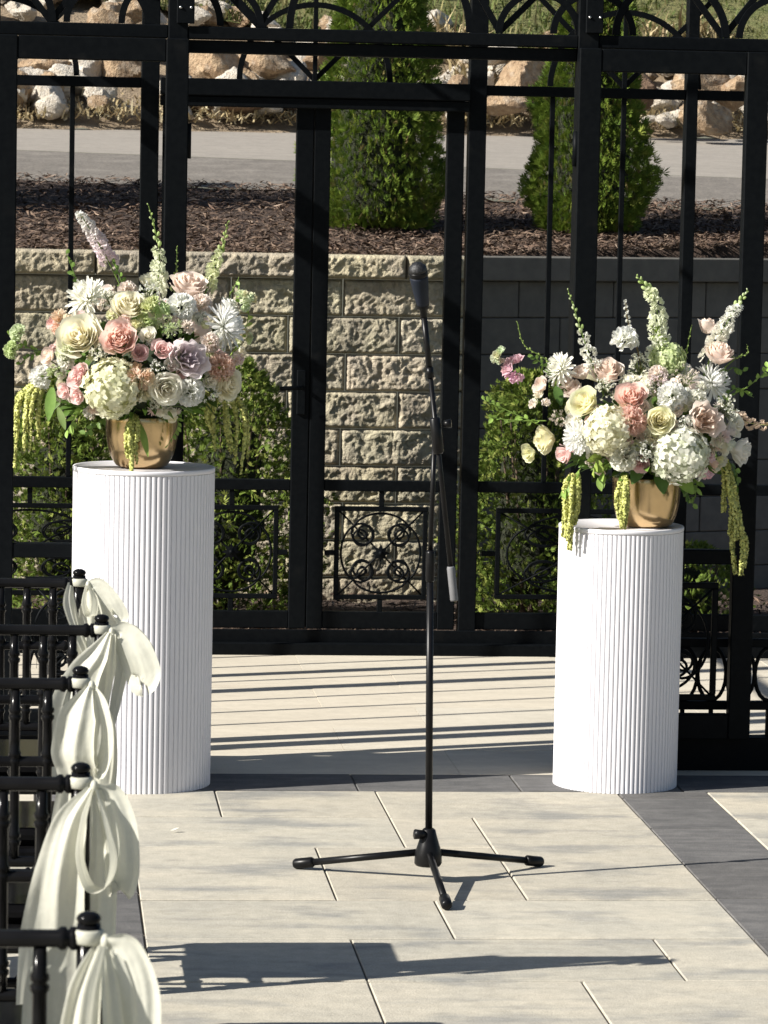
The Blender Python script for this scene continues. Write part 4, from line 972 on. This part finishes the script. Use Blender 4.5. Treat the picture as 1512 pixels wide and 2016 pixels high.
# ------------------------------------------------------------------ sashes
def ribbon(mb, pts, widths, across, rip=.006, k=2.2, ph=0., n=56, m_=22, fold=.25):
    P = path_pts(pts, n); na = len(across); nw = len(widths); G_ = []
    def samp(arr, u):
        t = u * (len(arr) - 1); i = min(int(t), len(arr) - 2); return arr[i], arr[i + 1], t - i
    for i in range(n + 1):
        u = i / n; a, b, f = samp(widths, u); w_ = a + (b - a) * f
        a, b, f = samp(across, u); ac = (Vector(a) * (1 - f) + Vector(b) * f).normalized()
        tg = (P[min(i + 1, n)] - P[max(i - 1, 0)]).normalized(); ac = (ac - tg * ac.dot(tg)).normalized(); nr = tg.cross(ac); row = []
        for j in range(m_ + 1):
            t = j / m_ * 2 - 1; g_ = min(1, .35 + u * 2)
            row.append(tuple(P[i] + ac * (w_ * t) + nr * (rip * .5 * g_ * (2.2 * mnoise.noise(Vector((u * 1.6 + ph * 3.1, t * k * .75 + ph, ph * 7))) + .40 * math.sin(k * PI * t + ph + 1.6 * u) + .75 * mnoise.noise(Vector((u * 3.5 + ph, t * 3.6 + 5 * ph, 2 + ph))) * min(1, u * 3)) + w_ * fold * t * t)))
        G_.append(row)
    mb.grid(G_)
def sash(i, ppm, ribbons, label, ring=.0155):
    x, y_ = TOPS[i]; kn = Vector((x + .017, y_ - .010, .869)); t = thing('chair_sash', label, 'sash', tuple(kn), 'ivory satin chair sashes')
    wr = MB(); prof = [(ring - .001, .863), (ring + .0012, .865), (ring + .0018, .871), (ring + .0012, .877), (ring - .001, .879)]
    wr.lathe(prof, 20, x, y_ + .0); wr.build('wrap', M_satin, t)
    kt = MB(); kt.ball(tuple(kn + Vector((.001, 0, -.003))), .0065, .008, .010, 12, 8); kt.build('knot', M_satin, t)
    for (nm, pts, ws, ac, rip, kk, ph, *fo) in ribbons:
        mb = MB(); ribbon(mb, [kn + Vector((px / ppm, dy, -pz / ppm)) for px, pz, dy in pts], [v * 1.12 / ppm for v in ws], ac, rip, kk, ph, fold=fo[0] if fo else .10)
        mb.build(nm, M_satin, t)
X_, Yv = (1, 0, 0), (0, 1, 0)
DR, DL = (.75, .35, .5), (.8, -.5, -.2)
sash(0, 970, [
  ('tail', [(-34, -2, .0), (-36, 40, -.01), (-18, 100, -.01), (2, 160, 0), (0, 260, 0)], (5, 13, 10, 9, 14), [(1, .3, 0), (.9, .6, 0), (.7, .8, 0)], .004, 1.6, .4),
  ('loop', [(0, 0, 0), (24, 2, -.01), (50, 36, -.02), (62, 62, -.02), (42, 66, -.01), (20, 30, .0), (4, 6, 0)], (5, 14, 20, 20, 18, 14, 5), [(.6, -.3, .7), (.7, -.5, .5), (.7, -.4, .55)], .003, 1.4, .2),
  ('loop', [(-3, 2, -.01), (-8, 36, -.02), (0, 60, -.02), (12, 58, -.03), (14, 30, -.02), (2, 4, -.01)], (4, 8, 11, 11, 8, 4), [(.5, .8, 0), (.6, .7, 0)], .002, 1.2, 0),
  ('tail', [(2, 4, 0), (8, 50, -.005), (6, 110, -.005), (-2, 190, 0), (-4, 300, 0)], (5, 22, 24, 18, 20), [(1, -.3, 0), (1, -.2, 0)], .006, 2.2, .8)],
  'ivory satin sash on the chair nearest the taller pedestal')
sash(1, 1079, [
  ('tail', [(-4, 2, -.01), (-26, 44, -.02), (-54, 90, -.02), (-76, 160, -.02), (-84, 300, -.01)], (5, 22, 32, 40, 42), [(.9, -.2, .4), (.9, -.2, .35), (1, -.2, .1)], .007, 2.0, .3),
  ('loop', [(0, 0, 0), (26, -2, -.005), (52, 30, -.02), (70, 78, -.03), (60, 98, -.03), (36, 60, -.01), (8, 6, 0)], (5, 16, 25, 27, 24, 16, 5), [(.7, -.2, .6), (.85, -.2, .4), (.85, -.4, .3)], .003, 1.5, .5),
  ('loop', [(4, -2, .02), (40, 6, .03), (68, 44, .03), (78, 86, .03), (64, 80, .04), (34, 30, .03)], (5, 14, 17, 15, 14, 5), [(.7, .3, .6), (.8, .4, .4)], .003, 1.5, 0),
  ('tail', [(4, 4, -.01), (-4, 70, -.015), (-12, 150, -.01), (-14, 250, -.01), (-18, 340, -.005)], (5, 16, 12, 8, 18), [(1, -.4, 0), (.8, -.7, 0), (1, -.2, 0)], .006, 2.0, 1.2),
  ('tail', [(8, 4, 0), (22, 60, .0), (10, 140, 0), (-6, 230, 0), (-10, 360, 0)], (5, 13, 11, 9, 14), [(1, .3, 0), (.9, .5, 0)], .004, 1.6, 0)],
  'ivory satin sash drooping to the right over the white pedestal')
sash(2, 1210, [
  ('tail', [(-4, 2, -.01), (-26, 60, -.025), (-34, 130, -.03), (-22, 190, -.02), (-30, 300, -.01), (-36, 420, 0)], (6, 34, 40, 36, 44, 44), [(1, -.2, 0), (1, -.35, 0), (1, .2, 0)], .009, 1.7, .3),
  ('loop', [(4, 2, 0), (26, 40, -.02), (34, 110, -.03), (18, 168, -.03), (0, 150, -.02), (4, 70, -.01), (0, 8, 0)], (5, 12, 15, 18, 16, 12, 5), [(.6, -.7, 0), (.8, -.6, 0)], .003, 1.5, .5),
  ('tail', [(4, 4, .01), (24, 80, .01), (28, 170, .01), (14, 300, .01)], (5, 22, 24, 24), [(1, .2, 0), (1, -.2, 0)], .006, 2.0, 1.0),
  ('tail', [(-40, 2, .01), (-50, 50, .02), (-46, 110, .02)], (4, 8, 10), [(.8, .6, 0), (.8, .6, 0)], .003, 1.5, 0)],
  'ivory satin sash on the middle chair, hanging broad and smooth')
sash(3, 1449, [
  ('tail', [(-6, 4, -.01), (-44, 70, -.02), (-62, 170, -.02), (-76, 300, -.01), (-82, 440, 0)], (6, 30, 46, 58, 60), [(1, -.1, 0), (1, -.25, 0), (1, .1, 0)], .011, 1.8, .4),
  ('loop', [(0, 4, -.01), (-20, 60, -.035), (-28, 130, -.045), (-8, 192, -.05), (28, 190, -.05), (42, 140, -.045), (28, 70, -.03), (6, 8, -.01)], (6, 16, 20, 20, 20, 20, 16, 6), [(.35, .95, 0), (.4, .9, .1), (.35, .95, 0)], .002, 1.2, 0),
  ('loop', [(4, 0, 0), (38, 16, .0), (62, 80, -.01), (66, 170, -.02), (52, 204, -.02), (40, 120, .01), (10, 10, 0)], (6, 20, 25, 25, 23, 18, 6), [(.9, -.3, .2), (1, -.3, .1), (1, -.2, 0)], .005, 1.6, .8),
  ('tail', [(4, 4, .01), (24, 90, .02), (20, 200, .02), (14, 330, .02), (8, 440, .02)], (6, 26, 28, 30, 28), [(1, .3, 0), (1, .1, 0)], .008, 2.0, .6)],
  'ivory satin sash with a large teardrop loop, second nearest the viewer')
sash(4, 1828, [
  ('loop', [(2, 0, -.005), (42, 16, -.01), (72, 100, -.02), (70, 230, -.03), (46, 280, -.03), (30, 140, -.01), (6, 10, 0)], (8, 30, 38, 38, 34, 26, 8), [(.9, -.3, .3), (1, -.3, .1), (1, -.2, 0)], .006, 1.6, .2),
  ('loop', [(-4, 6, -.02), (-30, 100, -.05), (-36, 220, -.06), (-10, 300, -.06), (20, 220, -.05), (12, 90, -.03), (0, 10, -.01)], (8, 24, 30, 30, 28, 22, 8), [(.6, .75, 0), (.7, .7, 0)], .004, 1.5, .7),
  ('tail', [(-10, 6, .0), (-36, 90, -.03), (-50, 240, -.03), (-40, 420, -.02)], (8, 32, 42, 46), [(1, -.4, 0), (1, -.2, 0)], .010, 2.0, .3),
  ('tail', [(-70, 4, .03), (-112, 90, .04), (-118, 220, .04), (-122, 420, .04)], (8, 36, 42, 44), [(1, .1, 0), (1, -.1, 0)], .008, 1.7, .9)],
  'blurred ivory satin sash at the bottom left corner, nearest the viewer')

# ------------------------------------------------------------------ trees and shrubs
def fan(mb, p, d, n_, size, nb, c, r, bw=.085):
    d = d.normalized(); s_ = d.cross(n_); s_ = s_.normalized() if s_.length > 1e-5 else d.orthogonal()
    for k in range(nb):
        a = (k / (nb - 1) - .5) * 1.9 + r.uniform(-.15, .15); e = (d * math.cos(a) + s_ * math.sin(a)); L_ = size * (1 - .28 * abs(a)) * r.uniform(.75, 1.15)
        q = e.cross(n_).normalized() * L_ * bw; o = p + d * size * .05 * k / nb
        mid = o + e * L_ * .55 + n_ * L_ * r.uniform(-.12, .12)
        t = r.uniform(.8, 1.2); c_ = tuple(v * t for v in c)
        mb.add([tuple(o), tuple(mid + q), tuple(o + e * L_), tuple(mid - q)], [(0, 1, 2, 3)], [c_] * 4, True)
def arborvitae(x, y, z, Rr, H_, label, seed, nf=10500):
    t = thing('arborvitae', label, 'tree', (x, y, z), 'arborvitae trees in the mulch bed'); r = random.Random(seed)
    tr = MB(); tr.tube([(x, y, z - .03), (x + .01, y, z + H_ * .45), (x, y, z + H_ * .9)], [.03, .02, .006], 8); tr.build('trunk', M_bark, t)
    mb = MB()
    lump = [(r.uniform(0, 6.28), r.uniform(.05, .95), r.uniform(.1, .22)) for _ in range(26)]
    def rad(h, a):
        q = Rr * (min(1, .72 + h * 2.2)) * (1 - h) ** .62 * 1.06
        for (la, lh, lr) in lump:
            da = (a - la + PI) % (2 * PI) - PI; q += Rr * .16 * math.exp(-(da * da) / .18 - ((h - lh) / .07) ** 2)
        return q
    for k in range(nf):
        h = r.random() ** 1.15; a = r.uniform(0, 2 * PI); f = r.uniform(.25, .95) if r.random() < .42 else r.uniform(.80, 1.04)
        q = rad(h, a) * f; p = Vector((x + q * math.cos(a), y + q * math.sin(a), z + .015 + h * H_))
        o = Vector((math.cos(a), math.sin(a), 0)); d = o * r.uniform(.3, .9) + Vector((0, 0, r.uniform(.35, 1.0))) + vrand(r) * .35
        n_ = (o.cross(Vector((0, 0, 1))) + o * r.uniform(-.6, .6) + vrand(r) * .5).normalized(); k_ = r.random()
        c = (.175, .245, .038) if k_ < .55 else ((.11, .175, .03) if k_ < .85 else (.27, .31, .06))
        if r.random() < .03: c = (.26, .20, .09)
        fan(mb, p, d, n_, r.uniform(.022, .048), 9, c, r, .06)
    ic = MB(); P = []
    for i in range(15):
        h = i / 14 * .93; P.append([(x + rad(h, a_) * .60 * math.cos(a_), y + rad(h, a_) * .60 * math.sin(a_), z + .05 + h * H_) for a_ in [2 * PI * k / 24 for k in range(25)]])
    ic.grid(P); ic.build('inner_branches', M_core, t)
    mb.build('crown', M_leafd, t); return t
arborvitae(1.452, 15.42, bedz(15.42), .292, 1.56, 'arborvitae standing behind the rear gate, left of the other', 21)
arborvitae(2.380, 15.42, bedz(15.42), .258, 1.34, 'arborvitae with its left half sunlit, right of the other', 22)
arborvitae(-.80, 15.86, bedz(15.86), .44, 1.72, 'arborvitae outside the picture whose shadow lies on the mulch at left', 23, 2600)
arborvitae(-1.75, 16.05, bedz(16.05), .46, 1.92, 'arborvitae farther outside the picture, its shadow reaching the road edge', 24, 2600)
def shrub(x, y, rx, H_, label, seed, nf=5600, size=(.016, .036)):
    t = thing('evergreen_shrub', label, 'shrub', (x, y, 0), 'evergreen shrubs below the retaining wall'); r = random.Random(seed)
    st = MB()
    for k in range(9):
        a = r.uniform(0, 6.28); st.tube([(x + .02 * math.cos(a), y + .02 * math.sin(a), -.02), (x + rx * .4 * math.cos(a), y + rx * .4 * math.sin(a), H_ * .45), (x + rx * .6 * math.cos(a), y + rx * .6 * math.sin(a), H_ * .85)], [.009, .006, .002], 6)
    st.build('stem', M_bark, t)
    mb = MB(); lump = [(r.uniform(0, 6.28), r.uniform(.15, .95)) for _ in range(18)]
    for k in range(nf):
        h = r.random(); a = r.uniform(0, 2 * PI); q = rx * (.62 + .5 * math.sin(min(1, h * 1.2 + .12) * PI) ** .6) * (1 if h < .8 else (1 - ((h - .8) / .2) ** 2 * .75))
        for la, lh in lump:
            da = (a - la + PI) % (2 * PI) - PI; q += rx * .22 * math.exp(-da * da / .16 - ((h - lh) / .09) ** 2)
        q *= r.uniform(.3, 1) if r.random() < .4 else (r.uniform(.74, 1.05) if r.random() < .9 else r.uniform(1.0, 1.28))
        p = Vector((x + q * math.cos(a), y + q * math.sin(a), .03 + h * H_)); o = Vector((math.cos(a), math.sin(a), 0))
        d = o * r.uniform(.3, 1) + Vector((0, 0, r.uniform(.1, 1))) + vrand(r) * .5; n_ = (vrand(r) + Vector((0, 0, .4))).normalized(); k_ = r.random()
        c = (.16, .225, .042) if k_ < .5 else ((.11, .16, .03) if k_ < .75 else (.32, .36, .09))
        fan(mb, p, d, n_, r.uniform(*size), 7, c, r, .11)
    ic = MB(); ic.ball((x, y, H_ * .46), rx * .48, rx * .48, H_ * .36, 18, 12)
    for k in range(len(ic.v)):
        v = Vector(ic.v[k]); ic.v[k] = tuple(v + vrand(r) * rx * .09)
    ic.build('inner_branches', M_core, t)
    mb.build('foliage', M_leafd, t)
shrub(.10, 13.62, .27, .90, 'evergreen shrub behind the taller pedestal, cut by the left frame edge', 31)
shrub(.72, 13.66, .29, .97, 'evergreen shrub behind the left rear gate, before the wall', 32)
shrub(1.90, 13.60, .24, .94, 'evergreen shrub left of the shorter pedestal, behind the scroll panel', 33)
shrub(2.50, 13.40, .20, .30, 'low evergreen shrub behind the shorter pedestal at right', 34, 1200)

# ------------------------------------------------------------------ rocks on the bank
def rock_mesh(name, seed, m_, ax=(1, 1, 1)):
    r = random.Random(seed); mb = MB(); n, mm = 30, 20; vs = []; pl = []
    for k in range(13):
        d = vrand(r).normalized(); pl.append((d, r.uniform(.46, .82)))
    for i in range(mm + 1):
        ph = PI * i / mm
        for k in range(n):
            a = 2 * PI * k / n; d = Vector((math.sin(ph) * math.cos(a), math.sin(ph) * math.sin(a), math.cos(ph))); q = 1.0
            for p, o in pl:
                cth = d.dot(p)
                if cth > .05: q = min(q, o / cth)
            q *= 1 + .08 * mnoise.noise(d * 4 + Vector((seed, 0, 0))) + .07 * mnoise.noise(d * 9 + Vector((0, seed, 0)))
            vs.append((d.x * q * ax[0] * .5, d.y * q * ax[1] * .5, d.z * q * ax[2] * .5))
    fs = [(i * n + k, (i + 1) * n + k, (i + 1) * n + (k + 1) % n, i * n + (k + 1) % n) for i in range(mm) for k in range(n)]
    mb.add(vs, fs, smooth=True)
    o = mb.build(name, m_); 
    try: o.data.set_sharp_from_angle(angle=R(28))
    except Exception: pass
    col.objects.unlink(o); return o
TAN = [rock_mesh('boulder', 40 + k, M_rockt, (1.25, 1, .85)) for k in range(5)]
BRN = [rock_mesh('boulder', 50 + k, M_rockd, (1.2, 1, .8)) for k in range(3)]
WHT = [rock_mesh('limestone_rock', 60 + k, M_rockw, (1.2, 1, .85)) for k in range(6)]
rr_ = random.Random(5)
def put_rock(src, x, y, z, s, label, group, cat='rock', sx=1, sz=1):
    o = src.copy(); col.objects.link(o); o.location = (x, y, z); o.scale = (s * sx, s, s * sz)
    o.rotation_euler = (rr_.uniform(-.3, .3), rr_.uniform(-.3, .3), rr_.uniform(0, 6.28) if sx == 1 else rr_.uniform(-.4, .4))
    return tag(o, label, cat, group)
# X on the bank at the distance of each boulder; sketch units of 1/330 m
BL = [(75, 140, 110, 80, 'T', 'tan boulder seen at top left of the left open door'), (168, 140, 90, 75, 'W', 'pale grey boulder beside the thin bar of the left rear panel'), (245, 140, 95, 85, 'T', 'tan boulder next to the left gate post, above the rail'),
      (72, 203, 85, 62, 'B', 'brown boulder at the foot of the bank, far left'), (188, 190, 66, 66, 'T', 'upright tan boulder over the straw, right of the thin bar'), (216, 55, 90, 66, 'T', 'tan boulder just over the left door top rail'), (262, 28, 60, 66, 'T', 'tan boulder at the very top beside the left front post'),
      (248, 222, 66, 36, 'W', 'white rock lying in the straw beside the left gate post'), (432, 140, 130, 90, 'T', 'broad tan boulder left of the central arborvitae, under the header'), (530, 132, 110, 84, 'T', 'light tan boulder touching the central arborvitae'), (480, 214, 210, 62, 'B', 'long dark brown boulder at the road edge, over the gate'),
      (405, 222, 70, 34, 'B', 'small brown rock at the road edge by the left front post'), (590, 215, 80, 55, 'B', 'brown boulder left of the gate meeting stiles'), (985, 112, 150, 56, 'W', 'long flat pale boulder under the grass, over the right header'), (968, 160, 46, 56, 'W', 'upright pale rock beside the right rear post'), (1042, 158, 115, 96, 'T', 'large tan boulder left of the sunlit arborvitae'),
      (1000, 205, 90, 62, 'T', 'tan boulder with dry grass beside the right rear post'), (910, 180, 60, 60, 'T', 'tan boulder behind the right gate post'), (1262, 178, 130, 96, 'B', 'dark brown boulder right of the sunlit arborvitae'), (1405, 172, 120, 74, 'T', 'tan boulder over the rail at far right'),
      (1415, 238, 118, 82, 'T', 'tan layered boulder at the road edge, far right'), (1332, 240, 42, 24, 'W', 'small white rock at the road edge left of the far right boulder'), (1300, 236, 34, 22, 'W', 'small white rock touching the sunlit arborvitae'), (1480, 180, 110, 90, 'T', 'tan boulder cut by the right door stile'), (1340, 118, 90, 40, 'W', 'pale boulder along the grass edge at upper right'), (1440, 118, 90, 40, 'W', 'pale boulder at the grass edge in the upper right corner')]
for (px, py, wd, ht, kd, lb) in BL:
    Yr = eY3(1) + .12 + max(0, (245 - py)) / 330 * 1.3
    k = Yr / 21.5; x = (-.26 + px * .003027 + (px - 756) * .0) * k - (1 - k) * 0
    py_ = py - .02 * (px - 756); z = 1.7 + (355 - py_) / 6984 * Yr
    s = wd / 330 * k / 1.02
    src = {'T': TAN, 'B': BRN, 'W': WHT}[kd]; put_rock(src[rr_.randrange(len(src))], x, Yr, z, s, lb, 'boulders on the bank beyond the road', 'boulder', 1.001, (ht / wd) / .75)
used = 0
for k in range(252):
    x = rr_.uniform(-.5, 4.6); mx_ = 2.15 if x < 1.2 else (1.5 if x < 2.4 else 1.15); d = (rr_.uniform(.02, .5) if k % 4 else rr_.uniform(.1, mx_)) if k % 3 else rr_.uniform(max(.1, mx_ - .7), mx_)
    Yr = eY3(x) + d; s = rr_.uniform(.11, .27)
    put_rock(WHT[k % 6] if rr_.random() < .78 else TAN[k % 5], x, Yr, bankz(x, Yr) + s * .25, s, 'small limestone rock among the rubble on the bank beyond the road', 'rubble rocks on the bank')

# dry straw, grass blades
def blades(name, n, fn, hmin, hmax, cols, m_, seed, lean=.6):
    r = random.Random(seed); mb = MB()
    for i in range(n):
        p = Vector(fn(r)); a = r.uniform(0, 6.28); h = r.uniform(hmin, hmax); wd = r.uniform(.003, .006) * (1 + h * 3); q = r.uniform(.1, lean)
        d1 = Vector((math.cos(a) * q, math.sin(a) * q, 1)).normalized(); d2 = Vector((math.cos(a) * q * 3, math.sin(a) * q * 3, .7 - q)).normalized()
        s_ = Vector((math.sin(a), -math.cos(a), 0)) * wd; b = p + d1 * h * .5; c = b + d2 * h * .5; t = r.uniform(.75, 1.2); cc = tuple(v * t for v in cols[r.randrange(len(cols))])
        mb.add([tuple(p - s_), tuple(p + s_), tuple(b + s_ * .7), tuple(b - s_ * .7), tuple(c)], [(0, 1, 2, 3), (3, 2, 4)], [cc] * 5, True)
    return tag(mb.build(name, m_), kind='stuff')
STR = [(.58, .47, .27), (.48, .38, .21), (.68, .59, .39), (.34, .25, .14)]
def straw_pt(r):
    x = r.uniform(-.5, 4.6); d = abs(r.gauss(0, .16)) + .02; Yr = eY3(x) + d - .08; return (x, Yr, bankz(x, Yr) + r.uniform(0, .05))
blades('dry_straw', 3000, straw_pt, .03, .12, STR, M_straw, 9, 2.2)
tuft = [(2.42, 1.15), (2.55, 1.0), (3.15, 1.0), (4.05, 1.3), (4.2, 1.3), (3.8, 1.25), (2.5, .5), (2.6, .4)]
def tuft_pt(r):
    x, d = tuft[r.randrange(len(tuft))]; x += r.gauss(0, .07); Yr = eY3(x) + d + r.gauss(0, .05); return (x, Yr, bankz(x, Yr))
blades('dry_grass', 500, tuft_pt, .15, .38, STR, M_straw, 10, .8)
GRS = [(.13, .17, .04), (.20, .21, .07), (.10, .14, .03), (.28, .25, .11)]
def grass_pt(r):
    x = r.uniform(-.8, 5.2); d0 = 1.0 + max(0, min(1, (2.6 - x) / 3.4)) * 1.1; Yr = eY3(x) + d0 + r.random() ** 1.6 * 5; return (x, Yr, bankz(x, Yr) + .04)
blades('grass', 16000, grass_pt, .05, .14, GRS, M_straw, 11, .9)

# small pale leaf lying on the paving
lf = MB(); leafp(lf, (.352, 9.12, .004), (1, .2, .05), (0, 0, 1), .022, .006, (.80, .78, .70), -.3, .5)
tag(lf.build('fallen_petal', M_petal), 'small pale petal lying on the paving near the taller pedestal', 'petal')
